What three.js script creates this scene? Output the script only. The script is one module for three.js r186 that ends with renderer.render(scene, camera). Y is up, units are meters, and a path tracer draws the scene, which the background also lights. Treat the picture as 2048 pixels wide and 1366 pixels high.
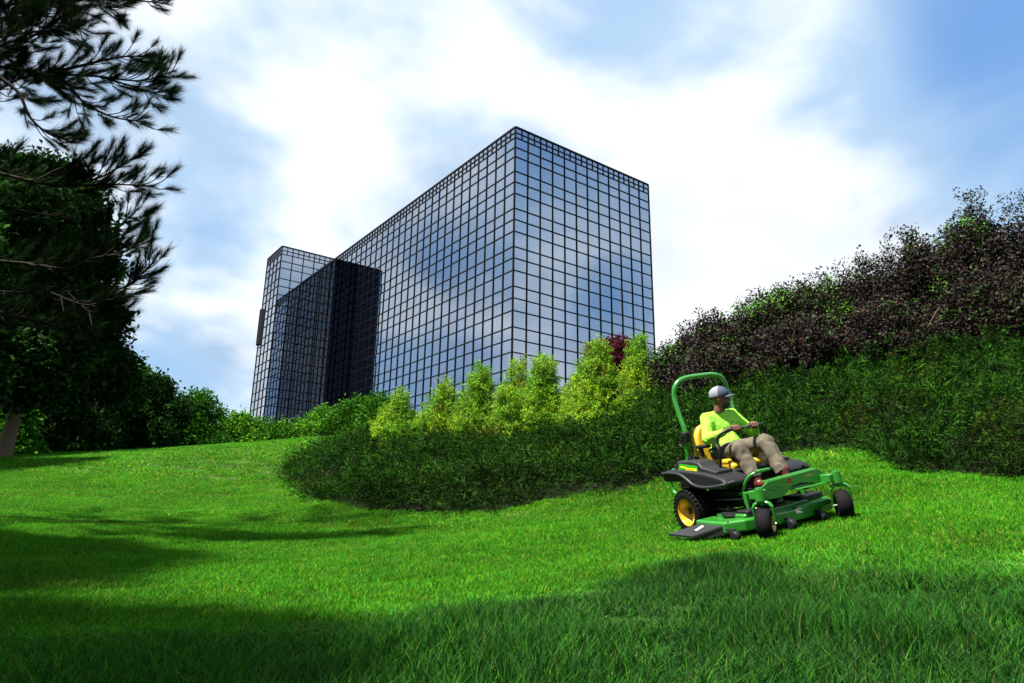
import * as THREE from 'three';
import { mergeGeometries, mergeVertices, toCreasedNormals } from 'three/addons/utils/BufferGeometryUtils.js';
import { RoundedBoxGeometry } from 'three/addons/geometries/RoundedBoxGeometry.js';
import { ImprovedNoise } from 'three/addons/math/ImprovedNoise.js';

// ---------------------------------------------------------------- camera, sky, sun, exposure
const scene = new THREE.Scene();
const camera = new THREE.PerspectiveCamera(52.75, 1024 / 683, 0.05, 2000);
camera.rotation.order = 'YXZ';
camera.rotation.set(0.264571, 0, 0.0156625);
camera.position.set(0, 0, 0);                                   // the lawn falls away to 0.6 m below the lens

const renderer = new THREE.WebGLRenderer({ antialias: true });
renderer.setSize(1024, 683);
renderer.toneMapping = THREE.LinearToneMapping;
renderer.toneMappingExposure = 4;
renderer.shadowMap.enabled = true;
renderer.shadowMap.type = THREE.PCFSoftShadowMap;

const sunDir = new THREE.Vector3(-0.46, 0.885, 0.05).normalize();
const sun = new THREE.DirectionalLight(new THREE.Color().setRGB(1, 0.95, 0.86), 5);
sun.position.copy(sunDir).multiplyScalar(80); sun.target.position.set(0, 0, -14);
sun.name = 'sun'; sun.castShadow = true; sun.shadow.radius = 4; sun.shadow.mapSize.set(4096, 4096);
Object.assign(sun.shadow.camera, { left: -45, right: 45, top: 45, bottom: -45, near: 1, far: 220 });
scene.add(sun, sun.target);

const perlin = new ImprovedNoise();
const noise = (x, y, z = 0) => perlin.noise(x + 31.7, y + 17.3, z + 5.1);
const fbm = (x, y, z, n) => { let a = 0.5, s = 0; for (let i = 0; i < n; i++) { s += a * noise(x, y, z + i * 7.3); x *= 2.03; y *= 2.03; z *= 2.03; a *= 0.5; } return s; };
const ss = (a, b, x) => { const t = Math.min(1, Math.max(0, (x - a) / (b - a))); return t * t * (3 - 2 * t); };
const mix = (a, b, t) => a + (b - a) * t;

{ // broken cloud over blue: thin places [direction, radius, amount]
  const spots = [
    [0.59, 0.45, -0.67, 0.2, -1.0], [0.50, 0.56, -0.666, 0.16, -0.3], [-0.393, 0.385, -0.835, 0.07, -0.45], [-0.37, 0.47, -0.8, 0.14, 0.3], [-0.34, 0.55, -0.77, 0.10, -0.35], [-0.465, 0.245, -0.851, 0.11, -0.5],
    [-0.12, 0.63, -0.767, 0.12, -0.2], [0.343, 0.44, -0.815, 0.2, 0.5], [-0.224, 0.506, -0.833, 0.13, 0.45], [-0.6, 0.42, -0.68, 0.2, 0.35], [0.324, 0.332, -0.886, 0.2, 0.4], [-0.27, 0.36, -0.89, 0.1, 0.4],
    [0.84, 0.53, 0.2, 0.16, -0.7], [0.88, 0.42, 0.18, 0.09, 0.5], [0.945, 0.315, 0.14, 0.055, -0.9], [0.95, 0.23, 0.13, 0.09, 0.6], [-0.87, 0.2, -0.45, 0.07, -0.7], [-0.86, 0.29, -0.42, 0.06, 0.6], [-0.85, 0.36, -0.36, 0.05, -0.7], [-0.84, 0.45, -0.3, 0.1, 0.4],
    [0.3, 0.5, 0.8, 0.3, -0.45], [-0.5, 0.4, 0.76, 0.25, -0.45], [-0.9, 0.3, 0.3, 0.25, -0.4], [0.7, 0.7, -0.1, 0.2, -0.4], [0, 1, 0.1, 0.3, -0.4],
  ].map(([x, y, z, r, a]) => { const l = Math.hypot(x, y, z); return [x / l, y / l, z / l, r, a]; });
  const W = 2048, H = 1024, data = new Float32Array(W * H * 4);
  for (let j = 0; j < H; j++) {
    const el = ((j + 0.5) / H - 0.5) * Math.PI, y = Math.sin(el), c = Math.cos(el);
    for (let i = 0; i < W; i++) {
      const az = ((i + 0.5) / W - 0.5) * 2 * Math.PI, x = Math.cos(az) * c, z = Math.sin(az) * c, k = (j * W + i) * 4;
      data[k + 3] = 1;
      if (j < H / 2 - 2) { data[k] = 0.08; data[k + 1] = 0.1; data[k + 2] = 0.1; continue; }
      const q = 1.7 / (Math.max(y, 0) + 0.32), px = x * q, pz = z * q;
      const wx = fbm(px * 0.8, pz * 0.8, 3.1, 3) * 0.9, wz = fbm(px * 0.8, pz * 0.8, 9.4, 3) * 0.9;
      let n = fbm(px * 0.9 + wx, pz * 0.9 + wz, 1.7, 6) * 1.3 + 0.62;
      for (const [sx, sy, sz, r, a] of spots) { const d = 2 * (1 - (x * sx + y * sy + z * sz)); if (d < 9 * r * r) n += a * Math.exp(-d / (r * r)); }
      const cover = ss(-0.42, 0.42, n);
      const thick = ss(0.0, 0.95, n + 0.8 * 1.15 * fbm(px * 2.6 + wz, pz * 2.6 + wx, 6.2, 6) - 0.16);
      const e = Math.pow(Math.max(y, 0), 0.55);
      const B = [mix(0.22, 0.022, e), mix(0.33, 0.092, e), mix(0.42, 0.27, e)];
      const dark = ss(0.05, 0.6, fbm(px * 0.7 - 4, pz * 0.7 + 2, 12.2, 4) + 0.12);       // grey undersides of the thicker clouds
      const C = [mix(0.19, 0.43, thick) * mix(1, 0.66, dark), mix(0.27, 0.45, thick) * mix(1, 0.7, dark), mix(0.365, 0.465, thick) * mix(1, 0.76, dark)];
      for (let m = 0; m < 3; m++) data[k + m] = 0.66 * mix(B[m], C[m], cover);
    }
  }
  const t = new THREE.DataTexture(data, W, H, THREE.RGBAFormat, THREE.FloatType);
  t.mapping = THREE.EquirectangularReflectionMapping; t.magFilter = t.minFilter = THREE.LinearFilter; t.wrapS = THREE.RepeatWrapping; t.needsUpdate = true;
  scene.background = t; scene.environment = t;
}

// ---------------------------------------------------------------- helpers
const RNG = (seed) => () => { seed |= 0; seed = (seed + 0x6d2b79f5) | 0; let t = Math.imul(seed ^ (seed >>> 15), 1 | seed); t = (t + Math.imul(t ^ (t >>> 7), 61 | t)) ^ t; return ((t ^ (t >>> 14)) >>> 0) / 4294967296; };
const V = (x, y, z) => new THREE.Vector3(x, y, z);
const lin = (r, g, b) => new THREE.Color().setRGB(r, g, b);
const M4 = () => new THREE.Matrix4();
const taken = {};
const numbered = (n) => { const k = taken[n] = (taken[n] ?? -1) + 1; return k ? n + '_' + String(k).padStart(3, '0') : n; };
function thing(name, label, category, group, p = [0, 0, 0]) {
  const o = new THREE.Group(); o.name = numbered(name); o.position.set(...p); o.userData = { label, category }; if (group) o.userData.group = group;
  scene.add(o); return o;
}
function part(name, geo, mat, parent, label) { const o = new THREE.Mesh(geo, mat); o.name = name; o.castShadow = o.receiveShadow = true; if (label) o.userData.label = label; parent.add(o); return o; }
function copies(name, geo, mat, mats, cols, parent) {
  const o = new THREE.InstancedMesh(geo, mat, mats.length); o.name = name; o.castShadow = o.receiveShadow = true; o.userData.kind = 'stuff';
  mats.forEach((m, i) => o.setMatrixAt(i, m)); if (cols) cols.forEach((c, i) => o.setColorAt(i, c)); parent.add(o); return o;
}
const std = (color, roughness = 0.7, more = {}) => new THREE.MeshPhysicalMaterial({ color, roughness, ...more });
const box = (w, h, d, x = 0, y = 0, z = 0, r = 0) => { const g = r ? new RoundedBoxGeometry(w, h, d, 2, r) : new THREE.BoxGeometry(w, h, d); return g.translate(x, y, z); };
const merge = (list) => mergeGeometries(list.map((g) => { const q = g.index ? g.toNonIndexed() : g; for (const k of Object.keys(q.attributes)) if (!['position', 'normal', 'uv'].includes(k)) q.deleteAttribute(k); return q; }));
function tube(pts, r, seg = 24, rad = 10, closed = false) {                   // r: a number, or a radius per end
  const c = new THREE.CatmullRomCurve3(pts.map((p) => p.isVector3 ? p : V(...p)), closed, 'centripetal'), g = new THREE.TubeGeometry(c, seg, 1, rad, closed);
  const P = g.attributes.position, N = g.attributes.normal, [r0, r1] = Array.isArray(r) ? r : [r, r];
  for (let i = 0; i < P.count; i++) { const t = Math.floor(i / (rad + 1)) / seg, k = 1 - mix(r0, r1, t); P.setXYZ(i, P.getX(i) - N.getX(i) * k, P.getY(i) - N.getY(i) * k, P.getZ(i) - N.getZ(i) * k); }
  return g;
}
function frameMatrix(pos, up, spin, sx = 1, sy = sx, sz = sx) {               // y axis along up, spun about it
  const q = new THREE.Quaternion().setFromUnitVectors(V(0, 1, 0), up).multiply(new THREE.Quaternion().setFromAxisAngle(V(0, 1, 0), spin));
  return M4().compose(pos, q, V(sx, sy, sz));
}
class Soup {                                                                  // loose triangles with colours
  constructor() { this.p = []; this.c = []; this.i = []; }
  v(x, y, z, c) { this.p.push(x, y, z); this.c.push(c[0], c[1], c[2]); return this.p.length / 3 - 1; }
  tri(a, b, c) { this.i.push(a, b, c); }
  geo() { const g = new THREE.BufferGeometry(); g.setAttribute('position', new THREE.Float32BufferAttribute(this.p, 3)); g.setAttribute('color', new THREE.Float32BufferAttribute(this.c, 3)); g.setIndex(this.i); g.computeVertexNormals(); return g; }
}
function grainTexture(size, f) { const d = new Uint8Array(size * size * 4); for (let j = 0; j < size; j++) for (let i = 0; i < size; i++) { const c = f(i / size, j / size), k = (j * size + i) * 4; d[k] = c[0]; d[k + 1] = c[1]; d[k + 2] = c[2]; d[k + 3] = 255; }
  const t = new THREE.DataTexture(d, size, size); t.wrapS = t.wrapT = THREE.RepeatWrapping; t.magFilter = THREE.LinearFilter; t.minFilter = THREE.LinearMipmapLinearFilter; t.generateMipmaps = true; t.needsUpdate = true; return t; }
const tileNoise = (u, v, f, s) => { const g = (x, y) => noise(x * f, y * f, s * 3.7), w = (t) => t * t * (3 - 2 * t), a = w(u), b = w(v); return mix(mix(g(u, v), g(u - 1, v), a), mix(g(u, v - 1), g(u - 1, v - 1), a), b) * 1.3; };

// ---------------------------------------------------------------- the ground
const ctrl = [ // x, y, z of surveyed points on the hillside
  [-2.14, -0.665, -3.2], [0.02, -0.60, -3], [1.93, -0.53, -2.8], [2.279, -0.022, -8.604], [3.237, 0.196, -8.946], [2.699, -0.082, -7.407], [3.693, 0.144, -7.762],
  [-0.59, 0.2, -12.3], [-2.46, 0.22, -13.5], [-5.33, 0.72, -17.5], [-6.91, 1.5, -21], [0.68, 0.4, -11.8], [2.6, 0.8, -11.2], [4.52, 1.22, -11.6], [5.82, 1.45, -12], [5.53, 0.86, -10], [6.62, 0.65, -9], [9.5, 0.75, -8],
  [-8.5, 0.0, -10.5], [-12, 0.75, -17], [-5, -0.35, -8], [-6, 3.82, -30], [-11.3, 3.37, -30], [-22, 2.62, -30], [-4.6, 2.45, -22.5], [-9, 2.35, -23.5], [-16, 2.2, -25],
  [-3.3, 2.15, -20], [-1, 2.15, -19], [0.4, 2.15, -18.5], [2.2, 2.25, -18], [0, 2.95, -21.5], [4.1, 3.0, -18], [6, 3.25, -17], [8, 3.45, -16], [9.9, 3.7, -15], [11.2, 3.75, -14.5], [13.5, 4, -14], [8, 4.3, -20], [14, 4.9, -19],
  [-6, 4.5, -42], [-15, 4.1, -44], [-30, 3.3, -44], [4, 4.6, -32], [16, 5, -34], [-30, 4, -70], [0, 4.6, -70], [30, 5, -70], [-60, 3, -60], [60, 5, -60],
  [0, -0.8, 0], [-5, -0.95, -1], [4, -0.4, -1], [9, 0.5, -4], [0, -1.2, 8], [-12, -1.1, 4], [12, 0.6, 6], [-25, -0.5, -8], [-28, 1, -22], [22, 3.2, -8], [-40, -0.5, 10], [40, 4, 10], [0, -2, 40], [-60, -1, 50], [60, 3, 50],
];
const tps = (() => {
  const n = ctrl.length, N = n + 3, A = [], U = (r2) => (r2 > 1e-9 ? r2 * Math.log(r2) * 0.5 : 0);
  for (let i = 0; i < n; i++) { const r = new Float64Array(N + 1); for (let j = 0; j < n; j++) r[j] = U((ctrl[i][0] - ctrl[j][0]) ** 2 + (ctrl[i][2] - ctrl[j][2]) ** 2); r[i] += ctrl[i][2] < -7 && ctrl[i][2] > -9 && ctrl[i][0] > 2 && ctrl[i][0] < 4 ? 0 : 0.4; r[n] = 1; r[n + 1] = ctrl[i][0]; r[n + 2] = ctrl[i][2]; r[N] = ctrl[i][1]; A.push(r); }
  for (let k = 0; k < 3; k++) { const r = new Float64Array(N + 1); for (let j = 0; j < n; j++) r[j] = [1, ctrl[j][0], ctrl[j][2]][k]; A.push(r); }
  for (let c = 0; c < N; c++) { let b = c; for (let r = c + 1; r < N; r++) if (Math.abs(A[r][c]) > Math.abs(A[b][c])) b = r; [A[c], A[b]] = [A[b], A[c]];
    for (let r = 0; r < N; r++) if (r !== c) { const f = A[r][c] / A[c][c]; if (f) for (let k = c; k <= N; k++) A[r][k] -= f * A[c][k]; } }
  const w = A.map((r, i) => r[N] / r[i]);
  return (x, z) => { let s = w[n] + w[n + 1] * x + w[n + 2] * z; for (let j = 0; j < n; j++) s += w[j] * U((x - ctrl[j][0]) ** 2 + (z - ctrl[j][2]) ** 2); return s; };
})();
const smoothGround = (x, z) => { const far = ss(55, 110, Math.hypot(x, z + 20)); return far >= 1 ? 4 : mix(tps(x, z), 4, far); };
function groundAt(x, z) {
  const d = Math.hypot(x, z), k = ss(1, 6, d) * (1 - ss(60, 90, d)), nearMower = 1 - Math.exp(-((x - 2.8) ** 2 + (z + 7.9) ** 2) / 2.5);
  return smoothGround(x, z) + k * nearMower * (0.05 * noise(x * 0.35, z * 0.35, 2) + 0.035 * noise(x * 0.9, z * 0.9, 7));
}
const groundNormal = (x, z) => { const e = 0.15; return V(groundAt(x - e, z) - groundAt(x + e, z), 2 * e, groundAt(x, z - e) - groundAt(x, z + e)).normalize(); };
const bedEdge = [[-6.91, -21], [-5.9, -18.9], [-5.33, -17.5], [-4.6, -16], [-3.8, -15], [-2.9, -14], [-2.46, -13.5], [-1.52, -12.8], [-0.59, -12.3], [0.68, -11.8], [1.79, -11.4], [2.6, -11.2], [3.49, -11.3], [4.52, -11.6], [5.75, -12], [5.67, -11.3], [5.53, -10.1], [5.99, -9.5], [6.62, -9], [7.76, -8.6], [10, -8], [15, -7], [18, -16], [13, -22], [5, -23], [0, -23.5], [-4.49, -22.6], [-6.6, -23.3]];
const inPoly = (x, z, P) => { let c = false; for (let i = 0, j = P.length - 1; i < P.length; j = i++) { const [a, b] = P[i], [d, e] = P[j]; if ((b > z) !== (e > z) && x < ((d - a) * (z - b)) / (e - b) + a) c = !c; } return c; };
const edgeDist = (x, z, P) => { let m = 1e9; for (let i = 0, j = P.length - 1; i < P.length; j = i++) { const [a, b] = P[i], [d, e] = P[j], t = Math.min(1, Math.max(0, ((x - a) * (d - a) + (z - b) * (e - b)) / ((d - a) ** 2 + (e - b) ** 2))); m = Math.min(m, Math.hypot(x - a - t * (d - a), z - b - t * (e - b))); } return m; };

const lawnTex = grainTexture(512, (u, v) => { const a = tileNoise(u, v, 7, 1) + 0.6 * tileNoise(u, v, 23, 5) + 0.8 * tileNoise(u, v, 110, 9), b = tileNoise(u, v, 40, 3); return [66 + 22 * a + 20 * Math.max(0, b), 92 + 30 * a, 34 + 10 * a]; });
lawnTex.colorSpace = THREE.SRGBColorSpace; lawnTex.repeat.set(1 / 3, 1 / 3);
{
  const line = (a, b, dense0, dense1, n0, n1, n2) => { const r = []; for (let i = 0; i < n0; i++) r.push(mix(a, dense0, (1 - (1 - i / n0) ** 3))); for (let i = 0; i < n1; i++) r.push(mix(dense0, dense1, i / n1)); for (let i = 0; i <= n2; i++) r.push(mix(dense1, b, (i / n2) ** 3)); return r; };
  const xs = line(-700, 700, -26, 18, 26, 150, 26), zs = line(-900, 400, -34, 2, 26, 140, 20), p = [], uv = [], idx = [];
  for (const z of zs) for (const x of xs) { p.push(x, groundAt(x, z), z); uv.push(x, z); }
  const nx = xs.length;
  for (let j = 0; j < zs.length - 1; j++) for (let i = 0; i < nx - 1; i++) { const a = j * nx + i; idx.push(a, a + nx, a + 1, a + 1, a + nx, a + nx + 1); }
  const g = new THREE.BufferGeometry(); g.setAttribute('position', new THREE.Float32BufferAttribute(p, 3)); g.setAttribute('uv', new THREE.Float32BufferAttribute(uv, 2)); g.setIndex(idx); g.computeVertexNormals();
  const o = part('ground', g, std(lin(0.3, 0.42, 0.2), 0.95, { map: lawnTex, specularIntensity: 0.2 }), scene);
  o.userData = { kind: 'structure', label: 'sloping lawn ground', category: 'ground' };
}
// ---------------------------------------------------------------- grass
const leafy = (more = {}) => new THREE.MeshPhysicalMaterial({ color: 0xffffff, vertexColors: true, roughness: 0.75, transmission: 0.45, thickness: 0, side: THREE.DoubleSide, specularIntensity: 0.12, ...more });
const leafSolid = (rough = 0.6, more = {}) => new THREE.MeshPhysicalMaterial({ color: 0xffffff, vertexColors: true, roughness: rough, transmission: 0.28, thickness: 0, side: THREE.DoubleSide, specularIntensity: 0.2, ...more });
function grassPatch(seed, n, size, h, w, lean, straw) {
  const R = RNG(seed), s = new Soup();
  for (let k = 0; k < n; k++) {
    const x = (R() - 0.5) * size, z = (R() - 0.5) * size, a = R() * 6.283, flat = R() < straw, H = h * (0.55 + 0.6 * R()), L = (flat ? 0.9 : lean * (0.3 + R())) * H, la = R() * 6.283, W = w * (0.7 + 0.6 * R()) / 2;
    const t = R(), y = R(), c = flat ? [0.24 + 0.14 * y, 0.34 + 0.12 * y, 0.06] : R() < 0.06 ? [0.16, 0.24, 0.02] : [mix(0.010, 0.07, t * t), mix(0.10, 0.36, t * t), mix(0.003, 0.008, y)];
    const dx = Math.cos(a) * W, dz = Math.sin(a) * W, lx = Math.cos(la) * L, lz = Math.sin(la) * L, Hy = flat ? H * 0.45 : H;
    const A = s.v(x - dx, -0.015, z - dz, c), B = s.v(x + dx, -0.015, z + dz, c), C = s.v(x - dx * 0.8 + lx * 0.3, Hy * 0.58, z - dz * 0.8 + lz * 0.3, c), D = s.v(x + dx * 0.8 + lx * 0.3, Hy * 0.58, z + dz * 0.8 + lz * 0.3, c), E = s.v(x + lx, Hy, z + lz, c);
    s.tri(A, B, C); s.tri(B, D, C); s.tri(C, D, E);
  }
  return s.geo();
}
const mowLine = [[-9, -2.6], [-4.5, -3.6], [-2.2, -4.2], [-0.9, -4.7], [0.03, -5.25], [0.66, -5.85], [1.2, -6.6], [1.6, -7.25], [2.1, -6.9], [2.8, -6.1], [3.6, -5.5], [4.8, -5.1], [7, -4.8], [12, -4.4]];
function uncut(x, z) { // metres inside the uncut grass (negative: mown)
  for (let i = 0; i < mowLine.length - 1; i++) { const [a, b] = mowLine[i], [c, d] = mowLine[i + 1]; if (x >= a && x < c) return z - mix(b, d, (x - a) / (c - a)); }
  return x < -9 ? z + 2.6 : z + 5.5;
}
{
  const R = RNG(77), N = 3, mown = [], wild = [], far = [];
  for (let k = 0; k < N; k++) { mown.push({ m: [], c: [] }); wild.push({ m: [], c: [] }); far.push({ m: [], c: [] }); }
  const put = (list, x, z, sx, sy, tone) => {
    const o = list[Math.floor(R() * N)]; o.m.push(frameMatrix(V(x, groundAt(x, z), z), groundNormal(x, z).lerp(V(0, 1, 0), 0.3).normalize(), R() * 6.283, sx, sy, sx)); o.c.push(tone);
  };
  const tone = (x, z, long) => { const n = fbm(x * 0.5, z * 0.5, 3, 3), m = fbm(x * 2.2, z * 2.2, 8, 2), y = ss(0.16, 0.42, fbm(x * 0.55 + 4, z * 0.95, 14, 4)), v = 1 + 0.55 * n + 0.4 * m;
    return lin(v * mix(long ? 0.48 : 1.5, 2.4, y * (long ? 0.3 : 0.75)), v * mix(long ? 0.42 : 1.18, 1.15, y * (long ? 0.35 : 1)), v * mix(0.9, 1.5, y)); };  // uncut tone: deeper green, with foreground shade put into the tint
  const scatter = (x0, x1, z0, z1, step, f) => { for (let z = z0; z < z1; z += step) for (let x = x0; x < x1; x += step) f(x + (R() - 0.5) * step, z + (R() - 0.5) * step); };
  const visible = (x, z, pad) => z < 0.5 && Math.abs(x) < -z * 0.86 + pad;
  scatter(-13, 13, -11, -1.4, 0.2, (x, z) => {
    if (!visible(x, z, 1.4) || (inPoly(x, z, bedEdge) && edgeDist(x, z, bedEdge) > 0.3)) return;
    const u = uncut(x, z) + 0.3 * noise(x * 1.3, z * 1.3) + 0.25 * noise(x * 3.3, z * 3.3), left = ss(-3.5, 0.5, x);
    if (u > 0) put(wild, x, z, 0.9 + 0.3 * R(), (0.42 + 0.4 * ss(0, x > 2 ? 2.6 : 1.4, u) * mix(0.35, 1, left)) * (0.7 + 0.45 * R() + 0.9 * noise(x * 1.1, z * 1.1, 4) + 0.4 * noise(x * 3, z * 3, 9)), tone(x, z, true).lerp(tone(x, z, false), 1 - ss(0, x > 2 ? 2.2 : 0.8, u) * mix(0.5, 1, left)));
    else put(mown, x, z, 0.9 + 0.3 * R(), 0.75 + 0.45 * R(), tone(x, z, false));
  });
  scatter(-22, 14, -20, -11, 0.3, (x, z) => { if (visible(x, z, 2) && !(inPoly(x, z, bedEdge) && edgeDist(x, z, bedEdge) > 0.3)) put(mown, x, z, 1.4, 1, tone(x, z, false)); });
  scatter(-36, 4, -40, -20, 0.5, (x, z) => { if (visible(x, z, 3) && !(inPoly(x, z, bedEdge) && edgeDist(x, z, bedEdge) > 0.3)) put(far, x, z, 2.2, 1.1, tone(x, z, false)); });
  const gm = leafy();
  const obj = (name, label, geos, lists) => { const o = thing(name, label, 'grass'); o.userData.kind = 'stuff'; lists.forEach((l, k) => l.m.length && copies('blades', geos[k], gm, l.m, l.c, o)); };
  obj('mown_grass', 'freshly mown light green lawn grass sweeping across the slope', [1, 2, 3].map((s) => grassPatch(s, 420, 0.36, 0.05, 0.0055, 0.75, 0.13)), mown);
  obj('long_grass', 'long green uncut grass in the foreground below the mower, shade put into its tint', [4, 5, 6].map((s) => grassPatch(s, 210, 0.34, 0.125, 0.0062, 0.6, 0.035)), wild);
  obj('distant_grass', 'smooth sunlit grass at the far crest of the lawn', [7, 8, 9].map((s) => grassPatch(s, 420, 0.36, 0.05, 0.006, 0.75, 0.12)), far);
}
// ---------------------------------------------------------------- the office building
const BX = 33.8686, BTOP = 36.069, BZ = 45.4927;
const rowsDown = [0.58, 0.52, 1.0, 0.97]; while (rowsDown.reduce((a, b) => a + b) < 33) rowsDown.push(1.475, 1.085, 1.15);
{
  const B = thing('office_building', 'dark mirror-glass office block with a square grid of window panes', 'building', null, [0, 0, 0]);
  B.rotation.y = 0.639664;
  const glass = std(lin(0.40, 0.45, 0.53), 0.015, { metalness: 1 }), dimmedGlass = std(lin(0.016, 0.017, 0.028), 0.03, { metalness: 1 }), frame = std(lin(0.003, 0.0033, 0.0042), 0.5, { specularIntensity: 0.25 }), core = std(lin(0.01, 0.01, 0.012), 0.8);  // link block glass: the dimness of double reflection is put into its colour
  const cache = {}, boxOf = (w, h, d) => cache[[w, h, d].map((x) => x.toFixed(3))] ??= new THREE.BoxGeometry(w, h, d), R = RNG(5);
  const rest = { glass: [], dark: [] };
  // one glazed face: o = top corner, side 'front' runs along +x and looks to +z, side 'flank' runs along -z and looks to -x
  function face(o, side, cols, rows, mat, singly, split, COL = 1.5) {
    const at = (u, v, n) => side === 'front' ? V(o[0] + u, o[1] - v, o[2] + n) : V(o[0] - n, o[1] - v, o[2] - u), turn = side === 'front' ? 0 : -Math.PI / 2;
    const total = rows.reduce((a, b) => a + b), width = cols * COL;
    const pane = (u0, u1, v0, v1, single) => {
      const g = boxOf(u1 - u0 - 0.03, v1 - v0 - 0.03, 0.03), p = at((u0 + u1) / 2, (v0 + v1) / 2, 0), e = new THREE.Euler((R() - 0.5) * 0.0045, turn + (R() - 0.5) * 0.0045, 0);
      if (single) { const m = part('window_pane', g, mat, B); m.position.copy(p); m.rotation.copy(e); }
      else rest[mat === glass ? 'glass' : 'dark'].push(g.clone().applyMatrix4(M4().compose(p, new THREE.Quaternion().setFromEuler(e), V(1, 1, 1))));
    };
    const bar = (name, u, v, w, h, depth) => { const m = part(name, boxOf(w, h, depth), frame, B); m.position.copy(at(u, v, 0.03)); m.rotation.y = turn; };
    let v = 0;
    rows.forEach((h, r) => {
      for (let c = 0; c < cols; c++) {
        if (split && r < 2) { pane(c * COL, (c + 0.5) * COL, v, v + h, false); pane((c + 0.5) * COL, (c + 1) * COL, v, v + h, false); }
        else pane(c * COL, (c + 1) * COL, v, v + h, singly(c, r));
      }
      bar('transom', width / 2, v, width - 0.004, r ? 0.085 : 0.16, r ? 0.10 : 0.14); v += h;
    });
    for (let c = 0; c <= cols; c++) bar('mullion', c * COL, total / 2, 0.095, total, 0.12);
    if (split) for (let c = 0; c < cols; c++) bar('short_mullion', (c + 0.5) * COL, 0.55, 0.08, 1.1, 0.11);
  }
  const none = () => false;
  face([BX, BTOP, -BZ], 'front', 12, rowsDown, glass, (c, r) => r >= 2 && r < 20, true);
  face([BX, BTOP, -BZ], 'flank', 28, rowsDown, glass, (c, r) => c < 4 && r >= 2 && r < 20, true);
  part('building_core', box(18, 34, 48, BX + 9.1, BTOP - 17.1, -BZ - 24.1), core, B);
  // low link block in the inner corner, then the tower beyond it
  const linkRows = rowsDown.slice(4);
  face([30.775, 32.66, -79.17], 'front', 2, linkRows, dimmedGlass, none, false, 1.545);
  face([30.775, 32.66, -79.17], 'flank', 6, linkRows, dimmedGlass, none, false, 1.395);
  part('link_core', box(3, 33, 8.3, 30.9 + 1.5, 32.5 - 16.5, -79.3 - 4.2), core, B);
  face([26.483, BTOP, -87.55], 'front', 5, rowsDown, glass, none, true);
  face([26.483, BTOP, -87.55], 'flank', 4, rowsDown, glass, none, true);
  part('tower_core', box(8, 34, 5.8, 26.6 + 4, BTOP - 17.1, -87.7 - 2.9), core, B);
  part('stair_bay', new THREE.CylinderGeometry(0.9, 0.9, 5, 20).translate(27.0, 26.0, -93.2), frame, B, 'rounded dark bay behind the tower');
  const rg = part('window_panes', mergeGeometries(rest.glass), glass, B); rg.userData.kind = 'stuff';
  const rd = part('dimmed_window_panes', mergeGeometries(rest.dark), dimmedGlass, B, 'glass of the low link block, dim double reflection put into its colour'); rd.userData.kind = 'stuff';
}
// ---------------------------------------------------------------- foliage geometry
const along = (a, b, t) => a.clone().lerp(b, t);
function leafCluster(seed, n, spread, len, wid, hue, fold = 0.25) {          // n leaves round a short twig that points to +y
  const R = RNG(seed), s = new Soup();
  for (let k = 0; k < n; k++) {
    const t = k / n, base = V((R() - 0.5) * spread * 0.5, spread * (t - 0.35) * 1.1, (R() - 0.5) * spread * 0.5), d = V(R() - 0.5, 0.25 + 0.5 * (R() - 0.3), R() - 0.5).normalize();
    const L = len * (0.7 + 0.6 * R()), side = V(R() - 0.5, R() - 0.5, R() - 0.5).cross(d).normalize().multiplyScalar(wid * (0.7 + 0.5 * R()) / 2), dn = d.clone().cross(side).normalize().multiplyScalar(wid * fold * (R() - 0.2));
    base.addScaledVector(d, spread * 0.35 * R());
    const c = hue(R), m = base.clone().addScaledVector(d, L * 0.5).add(dn), e = base.clone().addScaledVector(d, L).addScaledVector(V(0, -1, 0), L * 0.15);
    const A = s.v(...base.toArray(), c), M1 = s.v(...m.clone().add(side).toArray(), c), M2 = s.v(...m.clone().sub(side).toArray(), c), E = s.v(...e.toArray(), c), C = s.v(...m.clone().addScaledVector(dn, -1.2).toArray(), c);
    s.tri(A, M1, C); s.tri(A, C, M2); s.tri(M1, E, C); s.tri(C, E, M2);
  }
  return s.geo();
}
function frond(seed, n, len, sub, w, droop, hue) {                            // a feathery conifer spray along +y
  const R = RNG(seed), s = new Soup();
  const sprig = (a, d, L, W, c) => { const side = V(R() - 0.5, R() - 0.5, R() - 0.5).cross(d).normalize().multiplyScalar(W / 2), m = a.clone().addScaledVector(d, L * 0.45), e = a.clone().addScaledVector(d, L).addScaledVector(V(0, 1, 0), -droop * L * 0.3);
    const A = s.v(...a.toArray(), c), B = s.v(...m.clone().add(side).toArray(), c), C = s.v(...m.clone().sub(side).toArray(), c), E = s.v(...e.toArray(), c); s.tri(A, B, C); s.tri(B, E, C); };
  const bend = (R() - 0.5) * 0.5;
  for (let k = 0; k < n; k++) {
    const t = (k + R()) / n, a = V(bend * t * t * len, t * len, 0.12 * Math.sin(t * 4) * len), q = R() * 6.283, d = V(Math.cos(q), 0.75 + 0.5 * t, Math.sin(q)).normalize(), L = sub * (1.1 - 0.65 * t) * (0.6 + 0.7 * R());
    const c = hue(R, t); sprig(a, d, L, w, c);
    for (let j = 0; j < 3; j++) { const f = 0.3 + 0.6 * R(); sprig(a.clone().addScaledVector(d, L * f), V(d.x + 1.5 * (R() - 0.5), d.y + 1.1 * (R() - 0.4), d.z + 1.5 * (R() - 0.5)).normalize(), L * (0.35 + 0.3 * R()), w * 0.9, c); }
  }
  return s.geo();
}
const shade = (R, v) => 1 + v * (R() - 0.5) * 2;
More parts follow.
